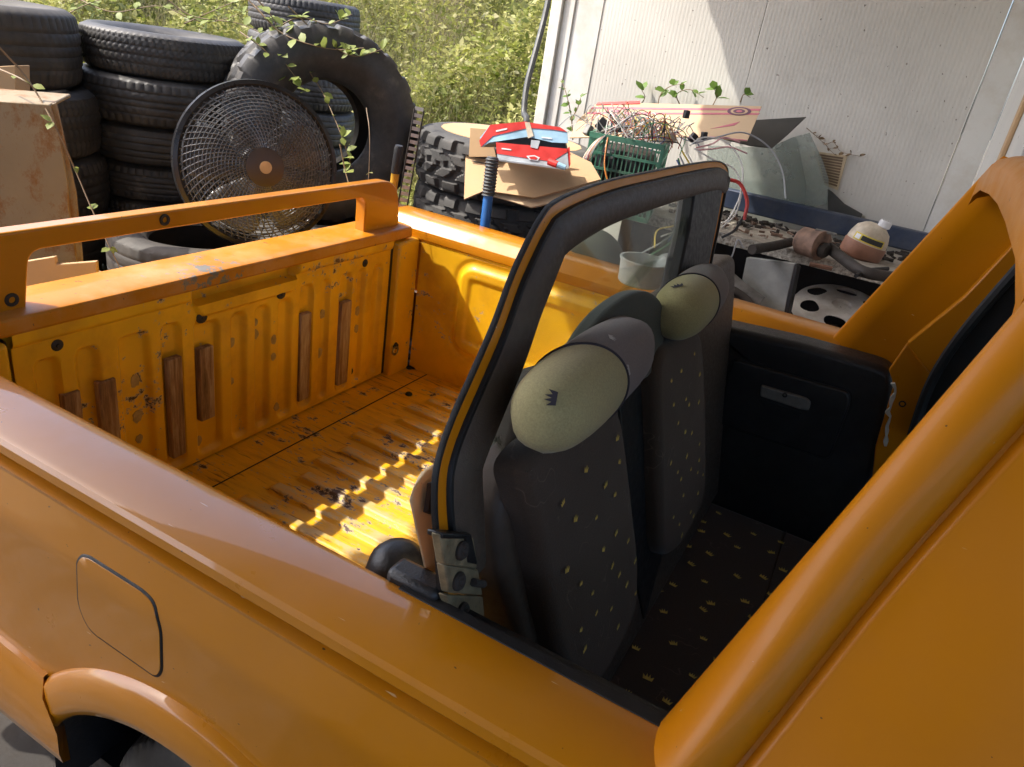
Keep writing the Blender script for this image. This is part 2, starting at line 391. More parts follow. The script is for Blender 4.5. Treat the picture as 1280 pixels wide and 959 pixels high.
# ---- side profile (y outwards is negative on the near side)
SP = [(.483, -.052), (.428, -.0715), (.422, -.0728), (.415, -.0735), (.33, -.0765), (.25, -.081), (.15, -.085), (0, -.085), (-.12, -.078), (-.22, -.06)]
SZ = np.array([a for a, b in SP])[::-1]; SY = np.array([b for a, b in SP])[::-1]
def yside(z): return float(np.interp(z, SZ, SY))
def on_side(px, py, ex=0):
    y = -.1
    for k in range(60):
        q = U(px, py, 'y', y); y = .5*y+.5*(yside(q.z)-ex)
    return q
AX, AZ, R1, R2 = .80, -.08, .387, .325
def zlow(x, xc=AX, r=R1):
    d = x-xc
    if xc < 2 and x < xc-R1+.02: return .06
    return max(-.22, AZ+math.sqrt(max(0, r*r-d*d))) if abs(d) < r else -.22
def side_panel(name, x0, x1, far, xc=AX, mat='body_paint'):
    mb = MB(); xs = sorted(set(list(np.linspace(x0, x1, 60)) + [xc+R1*math.cos(a) for a in np.linspace(0, math.pi, 50) if x0 < xc+R1*math.cos(a) < x1]))
    f = (lambda y: mir(y)) if far else (lambda y: y)
    nv = 26; vs = []; fs = []
    for x in xs:
        zl = zlow(x, xc)
        for j in range(nv+1):
            z = .484-.074*(j/8) if j <= 8 else .410+(zl-.410)*((j-8)/(nv-8))
            vs.append((x, f(yside(z)), z))
    for i in range(len(xs)-1):
        for j in range(nv):
            q = (i*(nv+1)+j, (i+1)*(nv+1)+j, (i+1)*(nv+1)+j+1, i*(nv+1)+j+1); fs.append(q if far else q[::-1])
    mb.add(vs, fs); return mb.build(name, mat, truck, ang=60)
def rail(name, far):
    f = (lambda y: mir(y)) if far else (lambda y: y)
    prof = [(.072, .455), (.079, .462), (.080, .474), (.078, .488), (.056, .516), (.050, .521), (.043, .524), (.0, .5255), (-.040, .525), (-.047, .5225), (-.0515, .517), (-.0535, .506), (-.049, .4995), (-.032, .4965), (-.032, .489), (-.045, .4865), (-.0545, .4845), (-.05, .45), (.075, .45)]
    rings = []
    for x in np.linspace(-.11, 1.33, 24):
        rings.append([(x, f(a), b) for a, b in prof])
    mb = MB(); mb.sweep(rings); return mb.build(name, 'body_paint', truck, ang=24, recalc=True)
near_panel = side_panel('side_panel', -.16, 1.47, False); side_panel('side_panel', -.16, 1.47, True)
rail('bed_rail', False); rail('bed_rail', True)
# ---- inner bed walls; the far one carries a pressed rounded panel
def rrect_sd(x, z, cx, cz, hx, hz, r):
    qx = abs(x-cx)-hx+r; qz = abs(z-cz)-hz+r
    return math.hypot(max(qx, 0), max(qz, 0))+min(max(qx, qz), 0)-r
def wall_disp(x, z):
    d = rrect_sd(x, z, .56, .275, .365, .15, .055)
    return .012*(1-sstep(-.012, .0, d)) - .004*math.exp(-((d-.012)/.008)**2) - .006*(1-sstep(-.05, -.035, d))
for far in (True, False):
    s_ = (lambda y: mir(y)) if far else (lambda y: y)
    mb = MB(); mb.grid(lambda a, b: (.035+1.02*a, s_(.075 + wall_disp(.035+1.02*a, .001+.465*b)), .001+.465*b), 170, 80, flip=far)
    mb.build('bed_wall', 'bed_paint', truck, ang=50)
# ---- floor with lengthwise ribs
def rib(x, y):
    t = ((y-.115) % .083)/.083; prof_ = sstep(.14, .22, t)*(1-sstep(.56, .64, t))
    e = sstep(.165, .185, x)*(1-sstep(1.03, 1.05, x))
    k = math.floor((y-.115)/.083); e = e*sstep(.19+.05*((k*7) % 5)/5, .21+.05*((k*7) % 5)/5, x)
    if y < .12 or y > 1.44: e = 0
    return .0135*prof_*e
mb = MB(); mb.grid(lambda a, b: (-.005+1.17*a, .07+1.41*b, rib(-.005+1.17*a, .07+1.41*b)), 150, 340)
bed_floor = mb.build('bed_floor', 'floor_paint', truck, ang=60)
mb = MB(); mb.box((.111, .08, .0002), (.1135, 1.47, .0022)); mb.build('floor_seam', 'scrap_dark', bed_floor)
for (px, py) in [(512, 459), (518, 459), (511, 492), (330, 640)]:
    p = U(px, py, 'z', .004); MB().lathe([(0, .004), (.007, .004), (.011, .001), (.012, -.004)], 12, Matrix.Translation(p)).build('drain_plug', 'black_rubber', bed_floor)
# ---- corner posts at the tailgate
for far in (True, False):
    f = (lambda y: mir(y)) if far else (lambda y: y)
    a = sorted((f(.075), f(.183))); mb = MB()
    mb.box((-.07, a[0]-.001, -.02), (.03, a[1], .462)); mb.build('corner_post', 'bed_paint', truck, bevel=.008)
    a = sorted((f(-.05), f(.19))); MB().box((-.16, a[0], .05), (-.055, a[1], .48)).build('rear_quarter', 'body_paint', truck, bevel=.015)
    a = sorted((f(.183), f(.193))); MB().box((-.03, a[0], 0.005), (.004, a[1], .455)).build('tailgate_seal', 'black_rubber', truck)
p = U(493, 438, 'x', .033)
hook = MB().tube([p+Vector((.004, .014*math.cos(t), .014*math.sin(t))) for t in np.linspace(0, 6.2, 16)], .0035, 6, True).build('lashing_ring', 'steel', truck)
MB().lathe([(0, .006), (.010, .006), (.012, 0), (.012, -.004)], 14, frame_mat(p+Vector((-.002, .006, .014)), (1, 0, 0))).build('ring_boss', 'scrap_dark', hook)
# ---- tailgate
TY0, TY1 = .200, 1.357
def notch(y): return sstep(.592, .632, y)*(1-sstep(.925, .948, y))     # trapezoid dip under the latch
RIBS = [(.262, .050), (.345, .05), (.452, .075), (.545, .055), (.645, .075), (.742, .05), (.822, .05), (.903, .05), (.985, .055), (1.062, .04), (1.150, .055), (1.222, .04), (1.30, .05)]
def tg(y, z):
    nn = notch(y); top = .440-.045*nn
    d = 0
    for c_, w_ in RIBS:
        zt = min(top, .410 if .6 < y < .95 else .418); q = rrect_sd(y, z, c_, zt/2+.0, w_/2, zt/2-.018, .02)
        d = max(d, 1-sstep(-.010, .003, q))
    v = -.014*d
    v += .010*sstep(top-.004, top+.006, z)-.045*nn*sstep(.428, .434, z)            # raised frame, recess behind the dip
    return v
mb = MB(); mb.grid(lambda a, b: (tg(TY0+(TY1-TY0)*a, .004+.47*b)+.002, TY0+(TY1-TY0)*a, .004+.47*b), 300, 90)
mb.build('x', None).name = 'tmp'
tmp = bpy.data.objects['tmp']; me = tmp.data; bpy.data.objects.remove(tmp)
mb.box((-.085, TY0, .004), (-.02, TY1, .470))
tail = mb.build('tailgate', 'bed_paint', truck, ang=40)
mb = MB(); prof = [(-.115, .456), (-.115, .500), (-.111, .506), (-.104, .508), (-.02, .505), (.005, .502), (.010, .500), (.013, .496), (.0155, .473), (.013, .468), (-.02, .462)]
rings = []
for y in np.linspace(.105, 1.445, 120):
    rings.append([(a, y, b) for a, b in prof])
mb.sweep(rings); ledge = mb.build('tailgate_ledge', 'ledge_paint', tail, recalc=True, ang=28)
# rail loop on top of the tailgate
out = round_poly([(.085, .462), (1.425, .462), (1.395, .649), (.135, .649)], .075, 8)
hole = round_poly([(.245, .474), (1.243, .474), (1.243, .609), (.268, .609)], .028, 6)
def loop_mesh(outer, inner, x0, x1):
    bm = bmesh.new(); eds = []
    for pl in (outer, inner):
        vs = [bm.verts.new((x1, p[0], p[1])) for p in pl]
        eds += [bm.edges.new((vs[i], vs[(i+1) % len(vs)])) for i in range(len(vs))]
    r = bmesh.ops.triangle_fill(bm, use_beauty=True, use_dissolve=True, edges=eds)
    fc = list(bm.faces); ex = bmesh.ops.extrude_face_region(bm, geom=fc)
    for v in ex['geom']:
        if isinstance(v, bmesh.types.BMVert): v.co.x = x0
    bmesh.ops.recalc_face_normals(bm, faces=bm.faces)
    mb = MB(); bm.verts.index_update(); mb.add([v.co for v in bm.verts], [[q.index for q in f.verts] for f in bm.faces]); bm.free(); return mb
rl = loop_mesh(out, hole, -.056, -.018).build('tailgate_rail', 'body_paint', tail, bevel=.009, seg=3, ang=50)
for px, py in [(15, 375), (206, 275), (22, 374)][:2]:
    p = U(px, py, 'x', -.017); MB().lathe([(.0, -.003), (.006, -.003), (.0065, .002), (.012, .002), (.013, 0), (.013, -.004)], 16, frame_mat(p, (1, 0, 0))).build('rail_screw', 'scrap_dark', rl)
# oak strips screwed into the pressed panel
for y, zt, zb, w_ in [(.300, .313, .05, .036), (.378, .314, .05, .040), (.547, .314, .048, .038), (.636, .315, .117, .042), (.978, .317, .045, .042), (1.150, .312, .038, .046)]:
    mb = MB(); mb.box((-.010, y-w_/2, zb), (.009, y+w_/2, zt)); mb.build('wood_strip', 'old_wood', tail, bevel=.003)
BOLT = None
for y, z, rr in [(.286, .421, .008), (.630, .393, .010), (.882, .396, .009), (1.231, .416, .008), (.30, .10, .007), (1.21, .054, .008)]:
    p = (tg(y, z)+.002, y, z)
    b = MB().lathe([(0, .007), (.004, .007), (.005, .004), (rr, .004), (rr*1.5, .0015), (rr*1.6, -.003)], 14, frame_mat(p, (1, 0, 0))).build('bolt', 'scrap_dark', tail)
for y, z, rr in [(.799, .334, .010), (1.066, .289, .013), (1.059, .166, .014), (.874, .059, .011), (.618, .053, .012), (.72, .30, .013), (.72, .19, .009), (.80, .30, .012), (.86, .27, .011), (.86, .22, .010), (.455, .28, .013), (.455, .19, .014), (.455, .13, .010), (1.225, .26, .014), (1.225, .20, .012)]:
    n_ = 14; pts = [(0, rr*(.75+.35*random.random())*math.cos(2*math.pi*k/n_), rr*1.25*(.75+.35*random.random())*math.sin(2*math.pi*k/n_)) for k in range(n_)]
    MB().prism([(tg(y, z)+.0025, y+q[1], z+q[2]) for q in pts], (.0012, 0, 0)).build('filler_patch', 'patch_worn', tail)
# ---- fuel flap, lying in a dark joint
def flap_pts(px): return [on_side(*q) for q in px]
fp = [(98, 701), (103, 695), (112, 697), (180, 740), (194, 755), (201, 785), (202, 838), (196, 846), (112, 787), (99, 757)]
P3 = flap_pts(fp); poly = round_poly([(p.x, p.z) for p in P3], .02, 5)
def side_patch(poly, off, thick, name, mat, parent, bevel=0):
    q = inset(poly, 0); cx = sum(p[0] for p in q)/len(q); cz = sum(p[1] for p in q)/len(q); rings = []
    rings.append([(p[0], yside(p[1])+.002, p[1]) for p in q])
    for k, (s_, e_) in enumerate([(1, off*.3), (.985, off), (.8, off), (.5, off), (.2, off), (.01, off)]):
        rings.append([(cx+(p[0]-cx)*s_, yside(cz+(p[1]-cz)*s_)-e_, cz+(p[1]-cz)*s_) for p in q])
    mb = MB(); mb.sweep(rings); return mb.build(name, mat, parent, recalc=True, ang=40)
jo = inset(poly, -.0028)
flap_joint = side_patch(jo, .0012, 0, 'flap_joint', 'black_rubber', near_panel)
side_patch(poly, .0017, 0, 'fuel_flap', 'body_paint', near_panel)
# ---- wheel arch flares, bumper, wheels
def flare(far, xc=AX):
    f = (lambda y: mir(y)) if far else (lambda y: y); rings = []
    for a in np.linspace(math.pi*.81, -.02*math.pi, 60):
        ring = []
        for r_, dy in [(R1+.004, .004), (R1-.001, -.006), (R1-.006, -.012), (R1-.022, -.017), (R1-.044, -.020), (R2+.005, -.017), (R2, -.008), (R2+.003, .03), (R1, .03)]:
            x = xc+r_*math.cos(a); z = AZ+r_*math.sin(a); ring.append((x, f(yside(max(z, -.2))+dy), z))
        rings.append(ring)
    mb = MB(); mb.sweep(rings); return mb.build('wheel_arch', 'body_paint', truck, recalc=True, ang=50)
flare(False); flare(True)
def liner(far, xc=AX):
    f = (lambda y: mir(y)) if far else (lambda y: y); mb = MB()
    rings = [[(xc+(R2+.01)*math.cos(a), f(y), AZ+(R2+.01)*math.sin(a)) for y in (-.07, .075)] for a in np.linspace(-.1, math.pi+.1, 40)]
    mb.sweep(rings, False); return mb.build('wheel_liner', 'black_rubber', truck)
liner(False); liner(True)
def tub(far):     # painted hump over the wheel inside the bed
    f = (lambda y: mir(y)) if far else (lambda y: y); R3 = R2-.005; rings = []
    for a in np.linspace(.25, math.pi-.25, 40):
        rings.append([(AX+r_*math.cos(a), f(y), AZ+r_*math.sin(a)) for y, r_ in [(.06, R3), (.175, R3), (.192, R3-.005), (.203, R3-.018), (.206, R3-.04), (.206, .05)]])
    MB().sweep(rings, False).build('wheel_tub', 'bed_paint', truck, ang=50, recalc=True)
tub(False); tub(True)
BPR = [(-.066, .192, .510), (-.090, .188, .514), (-.104, .170, .530), (-.111, .13, .566), (-.112, .09, .566), (-.106, .062, .560), (-.09, .045, .55), (-.06, .045, .49), (-.06, .19, .47)]
for far in (False, True):
    f = (lambda y: mir(y)) if far else (lambda y: y); rings = []
    for u_ in np.linspace(0, 1, 24):
        rings.append([(-.2+(xe+.2)*u_, f(a), b+.04*(1-u_)*max(0, b-.1)/.09) for a, b, xe in BPR])
    MB().sweep(rings).build('bumper_corner', 'body_paint', truck, recalc=True, ang=40)
MB().box((-.26, -.10, -.06), (-.165, mir(-.10), .16)).build('rear_bumper', 'black_plastic', truck, bevel=.03)
def tyre_mesh(Rr, ri, wd, pat, seg, NT=26, depth=.008):
    prof = []
    for j in range(NT+1):
        v = -1+2*j/NT; prof.append((Rr-.010*abs(v)**3, wd/2+v*wd*.42, v))
    h = Rr-ri
    up = [(Rr-.022, wd*.955, None), (Rr-.3*h, wd*.995, None), (Rr-.55*h, wd*1.0, None), (ri+.22*h, wd*.94, None), (ri+.06*h, wd*.87, None), (ri, wd*.84, None), (ri-.004, wd*.80, None), (ri+.01, wd*.77, None), (ri+.35*h, wd*.86, None), (Rr-.03, wd*.83, None)]
    dn = [(a, wd-b, None) for a, b, _ in up[::-1]]
    prof = prof+up+dn; n = len(prof); vs = np.zeros((seg, n, 3)); th = np.linspace(0, 2*np.pi, seg, endpoint=False)
    for i, (r0, z0, v) in enumerate(prof):
        rr = np.full(seg, r0)
        if v is not None: rr = rr-depth*np.array([pat(t, v) for t in th])
        vs[:, i, 0] = rr*np.cos(th); vs[:, i, 1] = rr*np.sin(th); vs[:, i, 2] = z0
    fs = []
    for k in range(seg):
        a = k*n; b = ((k+1) % seg)*n
        for i in range(n): fs.append((a+i, b+i, b+(i+1) % n, a+(i+1) % n))
    me = bpy.data.meshes.new('tyre'); me.from_pydata(vs.reshape(-1, 3).tolist(), [], fs); me.update()
    me.polygons.foreach_set('use_smooth', [True]*len(me.polygons)); me.set_sharp_from_angle(angle=R_(40)); return me
def fr(x): return x-math.floor(x)
def pat_road(t, v):
    if min(abs(abs(v)-.18), abs(abs(v)-.55)) < .045: return 1
    k = 64*t/(2*math.pi)
    if abs(v) > .6: return 1 if fr(k+.15*v) < .28 else 0
    if abs(v) < .14: return .7 if fr(k*1.0+v*1.2) < .18 else 0
    return .8 if fr(k+v*1.6) < .24 else 0
def pat_winter(t, v):
    k = 80*t/(2*math.pi)
    if abs(v) < .05 or abs(abs(v)-.45) < .04: return 1
    z = .35*abs(fr(v*4)-.5)
    return 1 if fr(k+z*2+v*.8) < .34 else 0
def pat_worn(t, v):
    if min(abs(abs(v)-.22), abs(abs(v)-.62)) < .04: return .7
    return .4 if abs(v) > .66 and fr(50*t/(2*math.pi)) < .2 else 0
def pat_mud(t, v):
    k = 22*t/(2*math.pi)
    if abs(v) > .62: return 1 if fr(k+.25*(v > 0)) < .40 else 0
    if abs(abs(v)-.58) < .06: return 1
    if abs(v) < .07: return .9 if fr(k*2) < .5 else .15
    s_ = 1 if v > 0 else -1
    return 1 if fr(k+.9*v*s_+.4*(v > 0)) < .38 else 0
TM = {'road': tyre_mesh(.29, .175, .19, pat_road, 256, 26, .004), 'winter': tyre_mesh(.295, .185, .19, pat_winter, 320, 26, .0045), 'worn': tyre_mesh(.31, .185, .20, pat_worn, 200, 26, .005),
      'mud': tyre_mesh(.36, .20, .235, pat_mud, 264, 30, .016), 'big': tyre_mesh(.345, .160, .23, pat_mud, 220, 26, .012), 'wide': tyre_mesh(.315, .19, .235, pat_road, 256, 26, .0045)}
def tyre_obj(kind, mat, name='tyre'):
    me = TM[kind]
    key = kind+mat
    if key not in TM:
        m2 = me.copy(); m2.materials.append(MATS[mat]); TM[key] = m2
    o = bpy.data.objects.new(name, TM[key]); C.objects.link(o); return o
def wheel(xc, far):
    t = tyre_obj('road', 'tyre_rubber', 'wheel'); t.parent = truck; t.scale = (.96, .96, .92)
    y = mir(-.03) if far else -.03; t.location = Vector((xc, y, GZ+.278))-truck.location; t.rotation_euler = (R_(90) if far else R_(-90), 0, 0)
    loc = Vector((xc, y+(.03 if not far else -.03), GZ+.278))
    rim = MB().lathe([(0, .0), (.03, -.004), (.05, .01), (.15, .035), (.165, .0), (.172, -.02), (.168, .12)], 32, frame_mat(loc, (0, 1 if not far else -1, 0))).build('rim', 'alloy', truck, recalc=True)
for xc in (AX, AX+2.45): wheel(xc, False); wheel(xc, True)

# ---- folding bulkhead with its window, leaning back behind the rear seats
BS, BX, BZ0 = .2, 1.05, .5
bN = Vector((1, 0, BS)).normalized()       # faces the seats
def onb(px, py, off=0): return UP(px, py, Vector((BX, 0, BZ0))+bN*off, bN)
opx = [(551, 748), (548, 690), (544, 640), (545, 596), (553, 560), (568, 519), (593, 463), (619, 403), (641, 343), (664, 294), (679, 268), (692, 253), (720, 239), (765, 224), (818, 213), (855, 206), (889, 201), (903, 203), (910, 213), (908, 235), (903, 262), (896, 298), (890, 325), (883, 370)]
oc = cat_rom([onb(*q) for q in opx], 4)
bA = Vector((0, 1, 0)); bB = bN.cross(bA); bB = bB if bB.z > 0 else -bB; bO = Vector((BX, 0, BZ0))
o2 = [((p-bO).dot(bA), (p-bO).dot(bB)) for p in oc]
def pathoff(d):
    out = []; n = len(o2)
    for i in range(n):
        a = Vector(o2[max(i-1, 0)]); b = Vector(o2[min(i+1, n-1)]); t = (b-a).normalized(); nn = Vector((t.y, -t.x)); out.append(Vector(o2[i])+nn*d*(1-.30*sstep(30, 56, i)))
    # drop loops the offset makes in tight corners
    keep = [out[0]]
    for i in range(1, n):
        t = (Vector(o2[min(i+1, n-1)])-Vector(o2[max(i-1, 0)])).normalized()
        keep.append(out[i])
    return keep
def b3(p, h): return bO+bA*p[0]+bB*p[1]+bN*h
def layer(name, a, b, h0, h1, mat, parent, i0=0, i1=None, rnd=.25):
    pa, pb = pathoff(a), pathoff(b); i1 = i1 or len(pa); rings = []
    for i in range(i0, i1):
        A_, B_ = pa[i], pb[i]; e = (B_-A_)
        rings.append([b3(A_, h0), b3(A_, h1-(h1-h0)*rnd), b3(A_+e*rnd*.6, h1), b3(B_-e*rnd*.6, h1), b3(B_, h1-(h1-h0)*rnd), b3(B_, h0)])
    mb = MB(); mb.sweep(rings); return mb.build(name, mat, parent, recalc=True, ang=50)
bulk = layer('bulkhead', .003, .040, -.006, .001, 'cab_paint', truck)
layer('weather_seal', -.0005, .004, -.005, .0015, 'black_rubber', bulk)
layer('weather_seal', .020, .031, -.004, .006, 'black_rubber', bulk, rnd=.4)
trim = layer('window_surround', .027, .090, -.006, .012, 'brown_trim', bulk, i1=len(o2)-16, rnd=.35)
n_ = len(o2)
ipath = pathoff(.086)
ins = ipath[12:n_-14]
gp = [b3(p, -.004) for p in ins]
fw = [(878, 224), (850, 342), (846, 392)]
glp = [b3(p, -.006) for p in ins] + [onb(846, 395, -.006), onb(700, 470, -.006)]
glass = MB().prism(glp, -bN*.004).build('window_glass', 'window_glass', bulk, smooth=False)
fpz = [onb(*q, .006) for q in [(872, 222), (900, 214), (907, 216), (900, 262), (893, 298), (886, 335), (870, 395), (838, 395), (850, 342), (862, 288)]]
MB().prism(fpz, -bN*.035).build('window_post', 'black_rubber', bulk, bevel=.005)
# lower half: padded inner panel the seats hang on
lq = [onb(*q) for q in [(668, 470), (640, 505), (622, 570), (607, 640), (612, 720), (640, 800)]]
low = [(p.y, BZ0+(p-bO).dot(bB)/1.02) for p in lq]+[(.16, .02), (1.40, .02), (1.40, .60), (1.37, .69), (.40, .69)]
mb = MB(); pillow(mb, round_poly([(a, (b-BZ0)*1.02) for a, b in low], .03, 4), bO, bA, bB, bN, .022, .02, 0, -.035)
inner = mb.build('inner_panel', 'brown_trim', bulk, recalc=True)
# rolled outer edge of the bulkhead on the near side
ep = [(510, 628), (517, 606), (541, 589), (549, 640), (553, 752), (536, 745)]
MB().prism([UP(q[0], q[1], (BX-.035, 0, BZ0), bN) for q in ep], (-.012, .03, 0)).build('bulkhead_edge', 'edge_glare_paint', bulk, bevel=.006)
MB().prism([UP(q[0], q[1], (BX-.028, 0, BZ0), bN) for q in [(529, 640), (534, 604), (540, 602), (536, 643)]], (.004, .004, 0)).build('rubber_stop', 'black_rubber', bulk)
# latch plates with screws
for pts, hh in [([(550, 668), (592, 672), (597, 700), (596, 712), (556, 706)], .017), ([(556, 706), (598, 712), (604, 745), (562, 742)], .015), ([(558, 744), (604, 746), (608, 790), (570, 776)], .014)]:
    lp = MB().prism([onb(*q, hh) for q in pts], -bN*.012).build('latch_plate', 'latch_metal', bulk, bevel=.002)
    cx = sum(q[0] for q in pts[:4])/4-8; cy = sum(q[1] for q in pts[:4])/4
    MB().lathe([(0, .002), (.003, .004), (.005, .006), (.0085, .006), (.011, .003), (.011, -.004)], 16, frame_mat(onb(cx, cy, hh), bN)).build('screw', 'scrap_dark', lp)
MB().prism([onb(*q, .019) for q in [(553, 666), (590, 668), (598, 706), (586, 704), (582, 674), (553, 674)]], -bN*.02).build('latch_plate', 'black_plastic', bulk, bevel=.002)
MB().tube([onb(592, 728, .019), onb(604, 730, .019)], .005, 10).build('latch_pin', 'scrap_dark', bulk)
MB().prism([onb(*q, .026) for q in [(772, 470), (800, 440), (826, 440), (830, 690), (806, 775), (790, 700)]], -bN*.012).build('seat_gap_shade', 'black_plastic', bulk, bevel=.003)  # black sheet standing in for the shadow between the seats
# belt housing on the sill between the seats
hp = [(640, 520), (690, 450), (728, 395), (766, 366), (792, 363), (808, 378), (812, 410), (790, 470)]
MB().prism(cat_rom([onb(*q, .014) for q in hp], 5, True), bN*.030).build('belt_housing', 'dark_olive', bulk, bevel=.011, seg=4, ang=60)

# ---- rear seats
SO = Vector((BX, 0, BZ0))
def onf(px, py, off=.085): return UP(px, py, SO+bN*off, bN)
def seat(pts, off, hr):
    off = .058
    poly = [((p-bO).dot(bA), (p-bO).dot(bB)) for p in [onf(*q, off) for q in pts]]
    poly = round_poly(poly, .07, 6)
    mb = MB(); pillow(mb, poly, bO, bA, bB, bN, off, .020, .006, .018)
    back = mb.build('seat_back', 'seat_fabric', truck, recalc=True, ang=70)
    MB().tube([bO+bA*q[0]+bB*q[1]+bN*(off-.002) for q in inset(poly, .024)], .0022, 6, True).build('seam', 'brown_trim', back)
    return back, poly
def crown(mb, O, A, B, N, s, rot_):
    pts = [(-.5, -.35), (.5, -.35), (.62, .35), (.28, .0), (.16, .55), (0, .02), (-.18, .55), (-.28, 0), (-.6, .35)]
    ca, sa = math.cos(rot_), math.sin(rot_)
    vs = [O+A*(p[0]*ca-p[1]*sa)*s+B*(p[0]*sa+p[1]*ca)*s for p in pts]
    mb.add(vs, [(0, 1, 2, 3), (3, 4, 5, 0), (0, 5, 6, 7), (7, 8, 0)])
def in_poly(p, poly):
    c_ = False; n = len(poly)
    for i in range(n):
        a, b = poly[i], poly[i-1]
        if (a[1] > p[1]) != (b[1] > p[1]) and p[0] < (b[0]-a[0])*(p[1]-a[1])/(b[1]-a[1])+a[0]: c_ = not c_
    return c_
def crowns(poly, O, A, B, N, h, parent, step, s):
    q = inset(poly, .035); xs = [p[0] for p in q]; ys = [p[1] for p in q]; mb = MB(); k = 0; y = min(ys)
    while y < max(ys):
        x = min(xs)+(k % 2)*step*.5
        while x < max(xs):
            p = (x+random.uniform(-.25, .25)*step, y+random.uniform(-.2, .2)*step)
            if in_poly(p, q): crown(mb, O+A*p[0]+B*p[1]+N*h, A, B, N, s*random.uniform(.8, 1.15), random.uniform(-.5, .5))
            x += step
        y += step*.62; k += 1
    o = mb.build('woven_crowns', 'crown_yellow', parent, smooth=False); o['kind'] = 'stuff'; return o
b1, po1 = seat([(652, 590), (672, 562), (776, 497), (786, 560), (801, 700), (799, 765), (752, 864), (712, 850), (694, 780), (672, 660)], .085, None)
crowns(po1, bO, bA, bB, bN, .0655, b1, .080, .0105)
b2, po2 = seat([(822, 440), (879, 405), (884, 500), (884, 622), (850, 690), (828, 700), (826, 560)], .085, None)
crowns(po2, bO, bA, bB, bN, .0655, b2, .080, .0105)
def headrest(parent, ctr, hy, hx, hz, pole, yaw, tilt):
    ctr = V(ctr); Rm = Matrix.Rotation(yaw, 3, 'Z') @ Matrix.Rotation(tilt, 3, 'X')
    pole = (Rm.inverted() @ V(pole)).normalized(); e1 = pole.orthogonal().normalized(); e2 = pole.cross(e1)
    pw = 2.5
    def pt(a, b, k=1.0):
        n = pole*math.cos(a)+(e1*math.cos(b)+e2*math.sin(b))*math.sin(a)
        a_ = (n.x/hx)**2+(n.z/hz)**2; b_ = (n.y/hy)**2; r = (a_**1.9+b_**1.9)**(-1/3.8)
        return ctr+Rm @ (n*r*k)
    # the cap: where the pole-facing skin is cut by a plane across the body
    AB = 72; acut = []
    split = lambda b: acut_f(b)
    def cutang(b):
        # the angle where the body's surface is hc below the pole's
        lo, hi = 0, math.pi*.6
        hc = ((pt(0, 0)-ctr).length)*.60
        for _ in range(30):
            m_ = (lo+hi)/2
            if (Rm.inverted() @ (pt(m_, b)-ctr)).dot(pole) > hc: lo = m_
            else: hi = m_
        return lo
    cuts = [cutang(2*math.pi*k/AB) for k in range(AB)]
    shell = MB(); rings = []
    for i in range(17):
        rings.append([pt(cuts[k]-.03+(math.pi-.01-cuts[k]+.03)*i/16, 2*math.pi*k/AB, .995) for k in range(AB)])
    shell.sweep(rings); sh = shell.build('headrest', 'purple_fabric', parent, recalc=True, ang=80)
    cap = MB(); rings = []
    for i in range(12): rings.append([pt(max(.004, cuts[k]*(1-i/11)), 2*math.pi*k/AB, 1.0+.008*sstep(0, .12, i/11)) for k in range(AB)])
    cap.sweep(rings); cp = cap.build('headrest_face', 'olive_fabric', parent, recalc=True, ang=80)
    MB().tube([pt(cuts[k], 2*math.pi*k/AB, 1.006) for k in range(AB)], .0022, 6, True).build('headrest_piping', 'crown_dark', parent)
    return pt, cuts, pole
for (parent, px, py, dp, hy) in [(b1, 738, 472, 1.0, .185), (b2, 865, 374, 1.34, .185)]:
    pass
hA = headrest(b1, U(742, 468, 'x', 1.075), .200, .052, .055, (.52, -.60, .16), R_(4), R_(-4))
hB = headrest(b2, U(867, 373, 'x', 1.060), .195, .052, .056, (.52, -.60, .16), R_(4), R_(-4))
# crowns printed on the headrests
def surf_crown(h, parent, mat, s, spots):
    pt = h[0]; mb = MB()
    for a, b in spots:
        P0 = pt(a, b, 1.016); da = (pt(a+.02, b, 1.016)-P0).normalized(); db = (pt(a, b+.02, 1.016)-P0); db = (db-da*db.dot(da)).normalized()
        crown(mb, P0, da, db, None, s, random.uniform(0, 6))
    o = mb.build('headrest_print', mat, parent, smooth=False); return o
def aim(h, q): return min(((a, b) for a in np.linspace(0.02, 1.3, 40) for b in np.linspace(0, 6.2, 60)), key=lambda t: math.hypot(*(np.array(PX(h[0](t[0], t[1], 1.016)))-np.array(q))))
surf_crown(hA, b1, 'crown_dark', .015, [aim(hA, (690, 498))]); surf_crown(hB, b2, 'crown_dark', .018, [aim(hB, (848, 356))])
surf_crown(hA, b1, 'crown_grey', .012, [aim(hA, (768, 408))]); surf_crown(hA, b1, 'crown_grey', .012, [aim(hA, (785, 462))])
# bench cushion
cz = .02
cpoly = round_poly([(1.115, .13), (1.62, .13), (1.62, 1.36), (1.125, 1.36)], .03, 4)
mb = MB(); pillow(mb, cpoly, (0, 0, 0), (1, 0, 0), (0, 1, 0), (0, 0, 1), cz, .03, .004, -.14)
cush = mb.build('seat_cushion', 'seat_fabric', truck, recalc=True, ang=70)
crowns(cpoly, Vector((0, 0, 0)), Vector((1, 0, 0)), Vector((0, 1, 0)), Vector((0, 0, 1)), cz+.006, cush, .095, .016)
MB().tube([U(983, 664, 'z', cz+.003), U(958, 745, 'z', cz+.004), U(930, 840, 'z', cz+.004)], .0012, 5).build('seam', 'brown_trim', cush)
MB().box((1.0, .09, -.20), (2.3, 1.46, -.145)).build('cab_floor', 'black_trim', truck)
